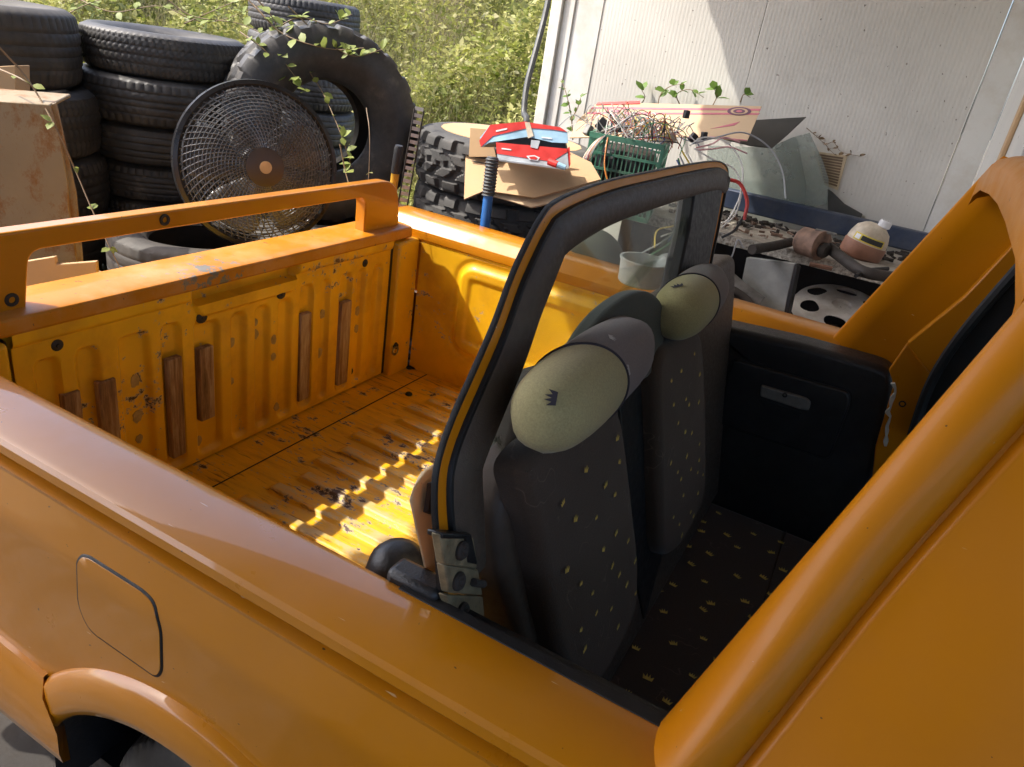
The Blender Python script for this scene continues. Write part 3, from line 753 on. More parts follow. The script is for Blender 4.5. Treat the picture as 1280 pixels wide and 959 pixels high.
# ---- black side trim with a lidded locker on the far side, plain strip on the near side
TYF = 1.372
tp = [(884, 404), (1000, 430), (1100, 458), (1114, 466), (1118, 482), (1105, 540), (1090, 600), (1075, 700), (880, 680)]
P2 = [(U(*q, 'y', TYF).x, U(*q, 'y', TYF).z) for q in tp]
mb = MB(); pillow(mb, round_poly(P2, .02, 4), (0, TYF+.06, 0), (1, 0, 0), (0, 0, 1), (0, -1, 0), .06, .02, 0, -.02)
strim = mb.build('side_trim', 'black_trim', truck, recalc=True, ang=50)
lp_ = [(917, 447), (1063, 489), (1063, 505), (1036, 574), (895, 527)]
P2 = round_poly([(U(*q, 'y', TYF).x, U(*q, 'y', TYF).z) for q in lp_], .018, 5)
MB().prism([(p[0], TYF-.0015, p[1]) for p in inset(P2, -.005)], (0, .004, 0)).build('locker_joint', 'black_rubber', strim)
mb = MB(); pillow(mb, P2, (0, TYF+.005, 0), (1, 0, 0), (0, 0, 1), (0, -1, 0), .017, .007, .002, 0)
lid = mb.build('locker_lid', 'black_trim', strim, recalc=True, ang=50)
hp2 = [(952, 480), (1008, 496), (1014, 501), (1012, 512), (1000, 510), (951, 494)]
mb = MB(); pillow(mb, round_poly([(U(*q, 'y', TYF-.01).x, U(*q, 'y', TYF-.01).z) for q in hp2], .006, 3), (0, TYF-.008, 0), (1, 0, 0), (0, 0, 1), (0, -1, 0), .014, .004, 0, 0)
mb.build('locker_handle', 'handle_grey', strim, recalc=True)
p = U(981, 494, 'y', TYF-.022); MB().lathe([(0, .0), (.003, .0), (.0035, .002), (.006, .002), (.0065, -.002)], 12, frame_mat(p, (0, -1, 0))).build('lock', 'scrap_dark', strim)
hp3 = [(950, 497), (1003, 513), (1000, 521), (985, 522), (960, 512)]
MB().prism([(U(*q, 'y', TYF).x, TYF-.0155, U(*q, 'y', TYF).z) for q in hp3], (0, .004, 0)).build('finger_pull', 'black_rubber', strim)
mb = MB(); mb.sweep([[(x, .036, .470), (x, .036, .514), (x, .044, .525), (x, .058, .525), (x, .066, .514), (x, .066, .470)] for x in np.linspace(1.0, 1.32, 8)]); mb.build('trim_strip', 'black_rubber', truck, recalc=True, ang=30)
MB().box((1.0, .062, .0), (1.5, .09, .50)).build('inner_trim', 'black_trim', truck)
MB().box((.975, .05, .47), (1.045, .085, .535)).build('trim_bracket', 'black_trim', truck, bevel=.008)
p = U(490, 728, 'y', .10)
mb = MB(); mb.lathe([(0, .05), (.018, .048), (.030, .040), (.037, .026), (.038, 0), (.038, -.05)], 24, frame_mat(p+Vector((-.004, .01, .0)), (.25, -.1, .9))); mb.build('rubber_buffer', 'black_plastic', truck)
MB().box((.965, .065, .46), (.99, .12, .50)).build('buffer_bracket', 'black_plastic', truck, bevel=.004)
# ---- sail panels that run from the bed rails up to the cab roof
def sail(far):
    f = (lambda y: mir(y)) if far else (lambda y: y)
    B0 = Vector((1.302, .042, .505)); T0 = Vector((1.480, .250, 1.005)); rings = []
    ax = T0-B0; N_ = 22
    for k in range(N_+1):
        t = k/N_*1.0; p = B0+ax*t
        o_ = Vector((0, -math.cos(.39), math.sin(.39)))*1.0      # outward of the leaning skin
        i_ = -o_; fw = Vector((1, 0, 0))
        wf = .150-.02*t                                             # inner face width
        ring = [p+i_*.006+fw*.004]+[p+fw*(.030-.030*math.cos(a_))+o_*.024*math.sin(a_) for a_ in np.linspace(.05, 2.75, 11)]+[p+o_*.001+fw*.064, p+o_*.001+fw*.068, p+o_*.009+fw*.073, p+o_*.011+fw*.077, p+o_*.012+fw*.20, p+o_*.012+fw*.34,
                p+i_*.0+fw*.34, p+i_*.06+fw*.28, p+i_*.055+fw*(wf+.03), p+i_*.035+fw*wf, p+i_*.022+fw*.05]
        # the skirt widens to the body side low down
        sk = (1-sstep(0, .5, t)); lift = ax*.05*sstep(.9, 1, t)
        ring = [q+(lift if i in (0, 19, 20, 21, 22) else Vector((0, 0, 0))) for i, q in enumerate(ring)]
        ring = [Vector((q.x, f(q.y-(.045*sk if 2 <= i <= 17 else 0)*min(1, (i-1)/5)), q.z)) for i, q in enumerate(ring)]
        rings.append(ring)
    mb = MB(); mb.sweep(rings); return mb.build('sail_panel', 'cab_paint', truck, recalc=True, ang=50)
sl1 = sail(False); sl2 = sail(True)
# B-post flange, seal and trim hole on the far side
pl = [(1111, 463), (1134, 430), (1163, 468), (1142, 535), (1090, 600), (1094, 560), (1117, 482)]
MB().prism([U(*q, 'y', 1.345) for q in pl], (0, .02, 0)).build('post_flange', 'cab_paint', sl2, bevel=.003)
sq = [(1118+random.uniform(0, 5)-(y-480)*.17, y) for y in range(480, 562, 6)]
MB().prism([U(*q, 'y', 1.33) for q in sq+[(a-random.uniform(2, 7), b) for a, b in sq[::-1]]], (0, .012, 0)).build('sealant', 'sealant', sl2)
p = U(1128, 505, 'y', 1.345); MB().lathe([(0, -.002), (.0045, -.001), (.005, .001), (.008, .001), (.0085, -.003)], 14, frame_mat(p, (0, -1, 0))).build('screw', 'scrap_dark', sl2)
pl = [(1134, 430), (1205, 372), (1282, 290), (1282, 318), (1213, 397), (1163, 468)]
MB().prism([U(*q, 'y', 1.30) for q in pl], (.0, .03, 0)).build('post_flange', 'cab_paint', sl2, bevel=.003)
sp = cat_rom([U(1140, 545, 'y', 1.28), U(1158, 492, 'y', 1.28), U(1180, 450, 'y', 1.27), U(1217, 400, 'y', 1.25), U(1290, 316, 'y', 1.23)], 6)
MB().tube(sp, .011, 8).build('door_seal', 'black_rubber', sl2)
MB().prism([p+Vector((.012, .01, 0)) for p in sp]+[sp[-1]+Vector((.12, .01, -.05)), sp[0]+Vector((.25, .01, -.1))], (0, .02, 0)).build('post_trim', 'black_plastic', sl2)
# ---- cab ahead of the sails: hoop, roof, doors, screen, bonnet
pr = [(.262, .985), (.29, 1.008), (.40, 1.030), (.60, 1.042), (YC, 1.046)]
pr = pr+[(mir(a), b) for a, b in pr[:-1][::-1]]
rings = []
for x, dz in [(1.468, -.022), (1.478, -.004), (1.50, .006), (1.60, .014), (1.9, .02), (2.2, .008), (2.35, -.02)]:
    rings.append([(x, a, b+dz) for a, b in pr]+[(x, a, b+dz-.04) for a, b in pr[::-1]])
MB().sweep(rings).build('cab_roof', 'cab_paint', truck, recalc=True, ang=50)
for far in (False, True):
    f = (lambda y: mir(y)) if far else (lambda y: y)
    mb = MB(); mb.grid(lambda a, b: (1.478+1.06*a, f(yside(.484-.70*b)), .484-.70*b), 10, 24); d = mb.build('cab_door', 'cab_paint', truck, solid=.012)
    MB().box((1.53, min(f(-.092), f(-.062)), .395), (1.68, max(f(-.092), f(-.062)), .42)).build('door_handle', 'black_plastic', d, bevel=.006)
    mb = MB(); mb.add([(1.68, f(-.01), .52), (2.75, f(-.01), .52), (2.34, f(.23), .99), (1.82, f(.23), .99)], [(0, 1, 2, 3)]); mb.build('side_window', 'window_glass', d, solid=.004)
    mb = MB(); mb.box((1.478, min(f(-.052), f(.03)), .484), (3.0, max(f(-.052), f(.03)), .512)); mb.build('waist_line', 'cab_paint', truck, bevel=.01)
    mb = MB(); mb.tube([(2.34, f(.25), 1.0), (2.95, f(.02), .52)], .028, 8); mb.build('screen_pillar', 'cab_paint', truck)
    sp_ = side_panel('front_fender', 2.545, 3.75, far, 3.25, 'cab_paint'); flare(far, 3.25); liner(far, 3.25)
    MB().box((3.72, min(f(-.02), f(.26)), .20), (3.78, max(f(-.02), f(.26)), .36)).build('headlight', 'carton_white', truck, bevel=.02)
MB().add([(2.36, .28, 1.0), (2.36, mir(.28), 1.0), (2.98, mir(.06), .53), (2.98, .06, .53)], [(0, 1, 2, 3)]).build('windscreen', 'window_glass', truck, solid=.005)
MB().grid(lambda a, b: (2.96+.82*a, -.05+1.65*b, .50-.10*a**2.2+.03*math.sin(math.pi*b)), 12, 12).build('bonnet', 'cab_paint', truck, solid=.015)
MB().box((3.70, -.06, -.12), (3.84, mir(-.06), .19)).build('front_bumper', 'black_plastic', truck, bevel=.04)
MB().box((3.70, .24, .20), (3.76, mir(.24), .36)).build('grille', 'black_plastic', truck, bevel=.01)
MB().box((2.2, .1, -.1), (2.28, 1.45, .48)).build('dashboard', 'black_trim', truck, bevel=.02)
MB().box((-.14, .0, -.18), (3.7, mir(.0), -.11)).build('chassis', 'black_rubber', truck)
# ================================================================== setting
def bank_h(x, y):
    s_ = -.55*(x+.9)+.83*(y-3.0)
    return GZ+.50*max(0, s_-.2)*sstep(.2, 1.5, s_)+.08*math.sin(x*1.7+y)*sstep(.2, 1, s_)
gp = MB(); gp.grid(lambda a, b: (-60+120*a, -60+120*b, GZ-.004), 30, 30); struct(gp.build('ground', 'soil'))
gp = MB(); gp.grid(lambda a, b: (-12+13*a, 2.2+12*b, bank_h(-12+13*a, 2.2+12*b)), 60, 60); struct(gp.build('bank', 'soil'))
gp = MB(); gp.grid(lambda a, b: (-2.6+9*a, -4.2+7.3*b, GZ), 8, 8); struct(gp.build('yard_floor', 'oily_concrete'))
WY = 2.95
wall = empty('shed_wall', (.6, WY+.05, GZ)); tag(wall, 'dirty white ribbed metal panel wall behind the workbench', 'wall')
for a, b in [(-.236, .6115), (.6125, 1.462)]: MB().box((a, WY, GZ), (b, WY+.08, 2.3)).build('panel', 'wall_white', wall, bevel=.0012)
MB().box((1.466, WY+.002, GZ), (1.565, WY+.08, 2.3)).build('corner_strip', 'wall_trim', wall, bevel=.003)
MB().box((-.345, WY-.03, GZ), (-.29, WY+.10, 2.3)).build('end_post', 'wall_trim', wall, bevel=.004)
MB().box((-.29, WY-.012, GZ), (-.234, WY+.085, 2.3)).build('end_strip', 'wall_trim', wall, bevel=.003)
MB().box((-.236, WY-.004, GZ), (-.10, WY-.0005, 2.3)).build('end_strip', 'wall_trim', wall)
rw = empty('side_wall', (1.6, 2.4, GZ)); tag(rw, 'white side wall with a brown timber batten, meeting the ribbed wall', 'wall')
MB().box((1.566, 1.78, GZ), (1.62, WY-.001, 2.3)).build('panel', 'wall_white', rw, bevel=.004)
p = U(1265, 170, 'x', 1.564); MB().box((1.553, p.y-.03, GZ), (1.5655, p.y+.03, 2.3)).build('batten', 'cardboard', rw, bevel=.003)
# open shelter roof: its sloping edge draws the line between sun and shade
roof = empty('shelter_roof', (2, 0, GZ)); tag(roof, 'grey corrugated shelter roof on steel posts over the pickup', 'roof')
mb = MB(); mb.grid(lambda a, b: ((-1.085+.28*(-5.2+8.3*b))+5*a, -5.2+8.3*b, 2.34+.012*math.sin((-5.2+8.3*b)*70)), 6, 220); mb.build('roof_sheet', 'roof_sheet', roof, solid=.004)
for y in (-5.0, -2.4, .3, 3.05):
    x0 = -1.045+.28*y; MB().box((x0, y-.03, 2.22), (x0+4.9, y+.03, 2.32)).build('rafter', 'post_steel', roof)
for x, y in [(-2.35, -5.0), (2.4, -5.0), (4.6, 3.02), (3.9, .3)]: MB().box((x-.04, y-.04, GZ), (x+.04, y+.04, 2.22)).build('post', 'post_steel', roof)

yw = empty('sky_block_wall', (1.5, -4.3, GZ)); tag(yw, 'unseen grey wall added to block low sky from the open side of the shelter', 'wall')  # unseen wall, added to cut the sky light on the near body side
MB().box((-4.5, -4.4, GZ), (8, -4.2, 1.35)).build('wall_body', 'concrete_board', yw); MB().box((-4.55, -4.45, 1.351), (8.05, -4.15, 1.42)).build('coping', 'grey_board', yw, bevel=.01)
# ================================================================== tyres
def put_tyre(kind, mat, loc, sc, label, group=None, rot=(0, 0, 0)):
    o = tyre_obj(kind, mat); o.location = loc; o.scale = sc; o.rotation_euler = rot; return tag(o, label, 'tyre', group)
ORD = ['top', 'second', 'third', 'fourth', 'fifth', 'sixth', 'seventh', 'eighth', 'ninth', 'tenth']
def stack(ctr, hs, kinds, mats, Rs, where, group, jit=.018, shifts={}):
    z = sum(hs)+GZ
    for i, h in enumerate(hs):
        z -= h; k = kinds[i % len(kinds)]; R0, w0 = {'road': (.29, .19), 'winter': (.295, .19), 'worn': (.31, .20), 'mud': (.36, .235), 'wide': (.315, .235), 'big': (.345, .23)}[k]
        r_ = Rs if not isinstance(Rs, list) else Rs[i % len(Rs)]
        dx, dy = shifts.get(i, (random.uniform(-jit, jit), random.uniform(-jit, jit)))
        lab = ('top tyre of ' if i == 0 else ORD[i]+' tyre from the top of ')+where
        put_tyre(k, mats[i % len(mats)], (ctr[0]+dx, ctr[1]+dy, z), (r_/R0, r_/R0, h/w0), lab, group, (0, 0, random.uniform(0, 6)))
c_ = UD(-32, 70, 2.45)
stack((c_.x, c_.y), [.245, .215, .21, .19, .175, .17, .165], ['wide', 'winter', 'road', 'worn'], ['tyre_rubber_brown'], .315, 'the brownish stack behind the beige metal panel', 'brownish tyre stack', shifts={0: (0, 0), 1: (.045, .02), 2: (.05, .03), 3: (.04, .03)})
c_ = UD(205, 60, 2.8)
stack((c_.x, c_.y), [.150, .165, .140, .135, .150, .15, .15, .15, .15], ['winter', 'road', 'worn', 'road', 'winter'], ['tyre_rubber'], [.292, .31, .312, .30, .295], 'the tall black stack left of the fan', 'tall black tyre stack', .012)
stack((-.63, 1.17), [.205, .20, .20, .19], ['worn', 'road'], ['tyre_rubber_brown', 'tyre_rubber'], .30, 'the low stack under the fan', 'low tyre stack under the fan')
stack((-.68, 1.82), [.195, .19, .19, .19], ['worn', 'road'], ['tyre_rubber'], .30, 'the low stack under the upright big tyre', 'low tyre stack under the big tyre', .005)
c_ = UD(380, 20, 3.75)
stack((c_.x, c_.y), [.17]*9, ['road', 'worn'], ['tyre_rubber'], .275, 'the tallest stack, rising behind the upright big tyre', 'tallest tyre stack', .01)
n = Vector((.80, -.58, .06)).normalized(); ctr = UD(410, 160, 2.78)
o = put_tyre('big', 'tyre_rubber', (0, 0, 0), (1.07, 1.07, 1.07), 'big off-road tyre standing upright on lower tyres behind the fan', None)
o.matrix_world = frame_mat(ctr-n*.31, n) @ Matrix.Diagonal((1.06, 1.06, 1.5, 1))
c_ = UD(630, 240, 3.0)
stack((c_.x, c_.y), [.205, .20, .195, .19, .19, .18], ['mud'], ['tyre_rubber_grey'], .36, 'the chunky grey off-road stack under the cardboard', 'off-road tyre stack', .012)
MUDZ = GZ+1.16; MUDC = c_

# ================================================================== fan guard with blades, leaning on the tyres
FC = UD(324, 208, 2.3); FN = Vector((.88, -.46, .16)).normalized(); FR = .243
fan = empty('fan', FC+Vector((.07, -.06, -.235))); tag(fan, 'round black fan head with wire guard leaning against the tyre stacks', 'fan')
FM = frame_mat(FC, FN)
def fpt(r, a, z): return FM @ Vector((r*math.cos(a), r*math.sin(a), z))
def dish(r): return .062*(1-(r/FR)**2.2)
MB().lathe([(FR-.006, -.03), (FR+.006, -.032), (FR+.010, -.012), (FR+.008, .006), (FR-.004, .010), (FR-.012, .002)], 72, FM, True).build('rim', 'fan_black', fan, recalc=True)
for sgn, nr, na, nm in [(1, 19, 66, 'front_guard'), (-1, 11, 36, 'rear_guard')]:
    mb = MB(); z0 = 0 if sgn > 0 else -.03
    for k in range(nr):
        r = .055+(FR-.062)*k/(nr-1)
        mb.tube([fpt(r, 2*math.pi*j/48, z0+sgn*dish(r)) for j in range(48)], .0019, 4, True)
    for k in range(na):
        a0 = 2*math.pi*k/na
        mb.tube([fpt(.05+(FR-.052)*t, a0+sgn*.55*t, z0+sgn*dish(.05+(FR-.052)*t)) for t in np.linspace(0, 1, 8)], .0021, 4)
    gd = mb.build(nm, 'fan_guard', fan, ang=80); gd['kind'] = 'stuff'
MB().lathe([(0, .068), (.048, .067), (.058, .062), (.060, .052), (.052, .046)], 36, FM).build('hub_cap', 'fan_hub', fan)
MB().lathe([(0, .0705), (.018, .0705), (.019, .067)], 24, FM).build('badge', 'fan_badge', fan)
MB().lathe([(0, -.02), (.05, -.02), (.055, -.03), (.055, -.075), (.04, -.10), (0, -.10)], 24, FM).build('motor', 'fan_black', fan)
for k in range(5):
    a0 = 2*math.pi*k/5
    mb = MB(); mb.grid(lambda a, b: fpt(.04+.17*a, a0+(.15+.75*math.sin(math.pi*(.15+.6*a)))*(b-.4)*1.15, -.010+.035*(b-.5)), 10, 8); mb.build('blade', 'fan_blade', fan, solid=.003)

# ================================================================== left foreground of the tyres: beige metal panel and boards
def slab(name, px, P0, n, th, mat, parent=None, bevel=.002, loc=None, lab=None, catg=None):
    pts = [UP(q[0], q[1], P0, n) for q in px]; mb = MB().prism(pts, -V(n).normalized()*th)
    if parent is None and loc is None: loc = pts[0].copy(); loc.z = min(p.z for p in pts)
    o = mb.build(name, mat, parent, loc=loc, bevel=bevel)
    if lab: tag(o, lab, catg)
    return o
nb = Vector((.70, -.71, .04)).normalized(); P0 = UD(40, 220, 1.98)
bp = empty('metal_panel', P0-Vector((0, 0, P0.z-GZ))); tag(bp, 'beige rust-speckled sheet metal panel with a folded top edge', 'metal panel')
slab('sheet', [(-60, 122), (62, 131), (75, 175), (85, 228), (86, 258), (97, 330), (110, 520), (-60, 500)], P0, nb, .012, 'beige_metal', bp, .003)
q0 = [UP(*q, P0, nb) for q in [(-60, 122), (62, 131)]]; bk = Vector((-.10, .125, .012))
MB().prism([q0[0], q0[1], q0[1]+bk, q0[0]+bk], (0, 0, -.01)).build('folded_edge', 'beige_metal', bp, bevel=.004)
slab('rear_flange', [(62, 131), (70, 128), (95, 240), (104, 330), (120, 520), (110, 520), (97, 330), (86, 258), (85, 228)], P0-nb*.02, nb, .01, 'beige_metal', bp)
slab('cardboard_box', [(-40, 85), (19, 82), (20, 118), (-40, 118)], UD(0, 100, 2.07), (.62, -.77, .05), .10, 'cardboard', lab='small brown cardboard box on top of the beige metal panel', catg='box')
pp = UD(75, 335, 1.9)
slab('board', [(30, 327), (68, 321), (70, 331), (120, 327), (122, 352), (85, 362), (28, 372)], pp, (.62, -.77, .12), .02, 'cardboard', lab='torn brown fibreboard at the foot of the beige panel', catg='board')
nz = pp-Vector((0, 0, 0))
# a support the pair leans on, out of the tailgate's sight line
sb = MB(); sb.box((P0.x-.30, P0.y-.15, GZ), (P0.x-.04, P0.y+.22, .24)); tag(sb.build('wooden_crate', 'old_wood', loc=(P0.x-.2, P0.y, GZ), bevel=.004), 'weathered wooden box behind the beige panel', 'crate')

# ================================================================== tools stuck between tyres
t0, t1 = UD(524, 137, 2.50), UD(499, 282, 2.62); d_ = (t1-t0); t2 = t0+d_*((GZ-t0.z)/d_.z)
pr_ = empty('perforated_rail', t2); tag(pr_, 'black perforated metal rail leaning upright against the off-road tyres', 'metal rail')
zx = (t0-t2).normalized(); Mx = frame_mat(t2, zx, (.62, -.78, 0)); L = (t0-t2).length
mb = MB()
for y in (-.018, .014): mb.box((-.008, y, 0), (.008, y+.004, L), Mx)
mb.build('side_flange', 'scrap_dark', pr_)
mb = MB(); k = 0.0
while k < L: mb.box((-.006, -.014, k), (-.002, .014, k+.012), Mx); k += .022
mb.build('web', 'hubcap_silver', pr_)['kind'] = 'stuff'
t0, t1 = UD(499, 182, 2.50), UD(489, 255, 2.60); d_ = t1-t0; t2 = t0+d_*((GZ-t0.z)/d_.z)
yh = empty('tool_handle', t2); tag(yh, 'yellow tool shaft with a black grip beside the perforated rail', 'tool')
MB().tube([t0+d_*.42, t2], .014, 12).build('shaft', 'yellow_handle', yh); MB().tube([t0, t0+d_*.05, t0+d_*.46], [.013, .016, .016], 12).build('grip', 'dark_plastic', yh)
t0, t1 = UD(616, 196, 2.42), UD(604, 300, 2.50); d_ = t1-t0; t2 = t0+d_*((GZ-t0.z)/d_.z)
bh = empty('jack_handle', t2); tag(bh, 'blue steel bar with a ribbed dark grip standing behind the bed rail', 'tool')
MB().tube([t0+d_*.4, t2], .0165, 14).build('bar', 'blue_paint', bh)
pts = []; rr = []
for k in range(37):
    pts.append(t0+d_*(.46*k/36)); rr.append(.020 if k % 3 else .0235)
rr[0] = .015
gp_ = MB().tube(pts, rr, 14).build('grip', 'hose_grey', bh)

# ================================================================== cardboard and red carton on the off-road tyres
nc = Vector((.12, -.62, .78)).normalized(); Pc = UD(660, 222, 2.56)
cb = empty('cardboard_sheet', Pc); tag(cb, 'flattened tan cardboard box lying on the off-road tyre stack', 'cardboard')
slab('sheet', [(582, 193), (580, 249), (606, 238), (668, 247), (751, 224), (739, 203), (712, 190), (640, 186)], Pc, nc, .006, 'cardboard', cb, 0)
slab('under_sheet', [(600, 240), (664, 259), (700, 252), (752, 232), (745, 222), (668, 243)], Pc-nc*.02, nc, .006, 'cardboard_pale', cb, 0)
slab('flap', [(588, 160), (612, 162), (620, 196), (586, 196)], UD(600, 178, 2.58), (.2, -.95, .2), .005, 'cardboard', cb, 0)
slab('flap', [(640, 186), (712, 190), (700, 172), (640, 168)], UD(676, 186, 2.62), (.1, -.9, .4), .005, 'cardboard', cb, 0)
MB().lathe([(0, 0), (.28, 0), (.28, .003), (0, .003)], 20, Matrix.Translation((MUDC.x, MUDC.y, MUDZ-.002))).build('base_layer', 'cardboard', cb)
ct = empty('carton', UD(668, 210, 2.44)); tag(ct, 'open red and pale blue carton of parts lying on the cardboard', 'carton')
Pt = UD(668, 200, 2.44); nf = Vector((.22, -.92, .30)).normalized()
def cpiece(name, px, mat, off=0, th=.004, n=nf): return slab(name, px, Pt+nf*off, n, th, mat, ct, 0)
cpiece('tray_front', [(620, 178), (709, 186), (711, 210), (703, 212), (622, 201)], 'carton_grey')
cpiece('tray_stripe', [(620, 178), (709, 186), (709, 190), (690, 202), (660, 198), (621, 192)], 'carton_red', .0015, .001)
cpiece('logo', [(658, 195), (668, 194), (675, 197), (672, 201), (662, 200)], 'carton_white', .0030, .001)
cpiece('logo_core', [(661, 196), (668, 195.5), (672, 197.5), (670, 199.5), (663, 199)], 'carton_red', .0042, .001)
cpiece('lettering', [(627, 185), (639, 186.5), (639, 188), (627, 186.5)], 'carton_white', .003, .001)
cpiece('tray_side', [(709, 186), (712, 183), (713, 205), (711, 210)], 'carton_red', -.002)
bkv = Vector((-.05, .13, .0))
a_, b_ = [UP(*q, Pt, nf) for q in [(622, 201), (703, 212)]]
MB().prism([a_, b_, b_+bkv, a_+bkv], (0, 0, .005)).build('tray_floor', 'carton_grey', ct)
a2, b2_ = a_+bkv, b_+bkv; MB().prism([a2, b2_, b2_+Vector((0, 0, .05)), a2+Vector((0, 0, .05))], (-.003, .004, 0)).build('tray_back', 'carton_red', ct)
cpiece('contents', [(600, 180), (640, 170), (706, 176), (708, 187), (622, 180)], 'dark_plastic', -.035, .05)
cpiece('lid', [(600, 172), (613, 156), (655, 152), (700, 159), (709, 165), (710, 179), (690, 178), (660, 171), (612, 178), (602, 184)], 'carton_blue', -.01)
cpiece('lid_stripe', [(599, 176), (613, 156), (655, 152), (700, 159), (709, 165), (690, 162), (660, 160), (616, 170), (601, 184)], 'carton_red', -.008, .001)
cpiece('lid_lettering', [(620, 163), (634, 160), (634, 162), (620, 165)], 'carton_white', -.0065, .001)
cpiece('lid_lettering', [(677, 171), (690, 172.5), (690, 174), (677, 172.5)], 'carton_white', -.0075, .001)
cpiece('paper_band', [(656, 153), (662, 153), (667, 170), (660, 173)], 'jug_white', -.006, .002)
cpiece('paper_band', [(664, 175), (675, 176), (672, 186), (663, 184)], 'carton_grey', .004, .003)
tb = empty('small_tube', UD(695, 208, 2.38)); tag(tb, 'small red and pale blue tube lying in front of the red carton', 'tube')
MB().tube([UD(686, 202, 2.39), UD(697, 206, 2.38)], [.012, .011], 10).build('body', 'carton_red', tb); MB().tube([UD(697, 206, 2.38), UD(707, 210, 2.375)], [.010, .008], 10).build('cap', 'carton_blue', tb)

# ================================================================== workbench with its clutter
BZ, BY0, BY1, BX0, BX1 = .545, 2.36, 2.80, .36, 1.56
wb = empty('workbench', (.95, 2.6, GZ)); tag(wb, 'rough chipboard workbench with a blue steel back rail along the white wall', 'workbench')
mb = MB(); mb.box((BX0, BY0+.004, BZ-.04), (BX1, BY1, BZ)); mb.build('bench_top', 'concrete_board', wb, bevel=.004)
mb = MB(); mb.grid(lambda a, b: (BX0+(BX1-BX0)*a, BY0+random.uniform(-.003, .003), BZ-.041+.040*b), 160, 5); mb.build('chipped_edge', 'chip_edge', wb)
MB().box((BX0, BY1+.002, BZ+.02), (BX1, BY1+.05, BZ+.10)).build('back_rail', 'blue_steel', wb, bevel=.006)
MB().box((BX0, BY0+.02, .16), (BX1, BY1-.02, .185)).build('lower_shelf', 'scrap_dark', wb)
MB().box((BX0, BY1-.03, GZ), (BX1, BY1-.01, BZ-.042)).build('bench_shade_panel', 'dark_plastic', wb)  # dark sheet put in for the shade beneath the bench top
for x in (BX0+.01, BX1-.06): MB().box((x, BY0+.07, GZ), (x+.05, BY1-.04, BZ-.041)).build('leg', 'blue_steel', wb)
slab('grey_board', [(933, 322), (993, 330), (978, 400), (922, 378)], (0, BY0+.10, 0), (-.25, -1, 0), .03, 'grey_board', lab='dusty grey board standing on edge under the workbench', catg='board')
slab('grey_board', [(993, 330), (997, 334), (984, 398), (978, 400)], (0, BY0+.10, 0), (-.25, -1, 0), .03, 'dark_plastic', bpy.data.objects['grey_board'])
bpy.data.objects['grey_board.001'].name = 'board_edge'
# loose scrap
def scrap(name, spots, n, smin, smax, mats, lab):
    vs, fs = [], []; mb = MB()
    for k in range(n):
        x0, x1, y0, y1, z = spots; p = Vector((random.uniform(x0, x1), random.uniform(y0, y1), z+random.uniform(0, smax*.6)))
        Mr = Matrix.Translation(p) @ Matrix.Rotation(random.uniform(0, 6), 4, 'Z') @ Matrix.Rotation(random.uniform(-.6, .6), 4, 'X')
        a = [random.uniform(smin, smax) for _ in range(3)]
        if random.random() < .5: mb.box((-a[0], -a[1]*.5, -a[2]*.4), (a[0], a[1]*.5, a[2]*.4), Mr)
        else: mb.tube([Mr @ Vector((-a[0]*1.5, 0, 0)), Mr @ Vector((a[0]*1.5, 0, 0))], a[1]*.4, 7)
    o = mb.build(name, mats, loc=(p.x, p.y, spots[4])); tag(o, lab, 'scrap', None, 'stuff'); return o
scrap('small_scrap', (.5, 1.5, BY0+.20, BY1-.02, BZ+.004), 120, .005, .022, 'scrap_dark', 'small dark scrap parts strewn over the workbench')
scrap('small_scrap', (.5, 1.3, BY0+.06, BY1-.1, BZ+.004), 60, .004, .016, 'scrap_brown', 'small brown scrap bits strewn over the workbench')
scrap('small_scrap', (.42, 1.5, BY0+.0, BY1-.1, .20), 130, .012, .045, 'scrap_dark', 'dark scrap heaped on the shelf under the workbench')
scrap('small_scrap', (.42, 1.2, BY0-.02, BY1-.25, .25), 60, .010, .035, 'scrap_grey', 'grey scrap heaped on the shelf under the workbench')
scrap('small_scrap', (.42, 1.2, BY0-.02, BY1-.25, .26), 30, .010, .035, 'scrap_brown', 'brown scrap heaped on the shelf under the workbench')
def gz(px, py, z): return U(px, py, 'z', z)
# motor with a disc flange
mo = empty('electric_motor', gz(1012, 322, BZ)); tag(mo, 'rusty pink brown electric motor lying on the workbench', 'motor')
mp_ = gz(1012, 322, BZ)+Vector((0, 0, .050)); ax_ = Vector((.85, -.5, .05)).normalized()
MB().lathe([(0, -.06), (.040, -.06), (.049, -.05), (.050, .02), (.052, .024), (.052, .032), (.046, .034), (.03, .036), (0, .037)], 28, frame_mat(mp_, ax_)).build('casing', 'scrap_brown', mo)
MB().lathe([(0, .034), (.026, .034), (.028, .05), (.02, .06), (0, .06)], 20, frame_mat(mp_+Vector((0, 0, -.012)), ax_)).build('shaft_boss', 'scrap_dark', mo)
MB().box((-.01, -.012, .0), (.06, .012, .006), Matrix.Translation(mp_+Vector((0, 0, .046)))).build('bracket', 'scrap_grey', mo)
def pipe(name, pts, r, mat, lab, catg='pipe', n=12):
    P = cat_rom(pts, 5); o = MB().tube(P, r, n).build(name, mat, loc=P[0]); return tag(o, lab, catg)
pipe('exhaust_pipe', [gz(1030, 305, BZ+.05), gz(1052, 322, BZ+.035), gz(1080, 340, BZ+.03), gz(1125, 348, BZ+.03)], .019, 'scrap_dark', 'dark bent exhaust pipe lying beside the brown motor')
pipe('pipe', [gz(940, 312, BZ+.02), gz(965, 308, BZ+.02), gz(988, 303, BZ+.022)], .017, 'scrap_dark', 'short dark pipe with an open end behind the bench edge')
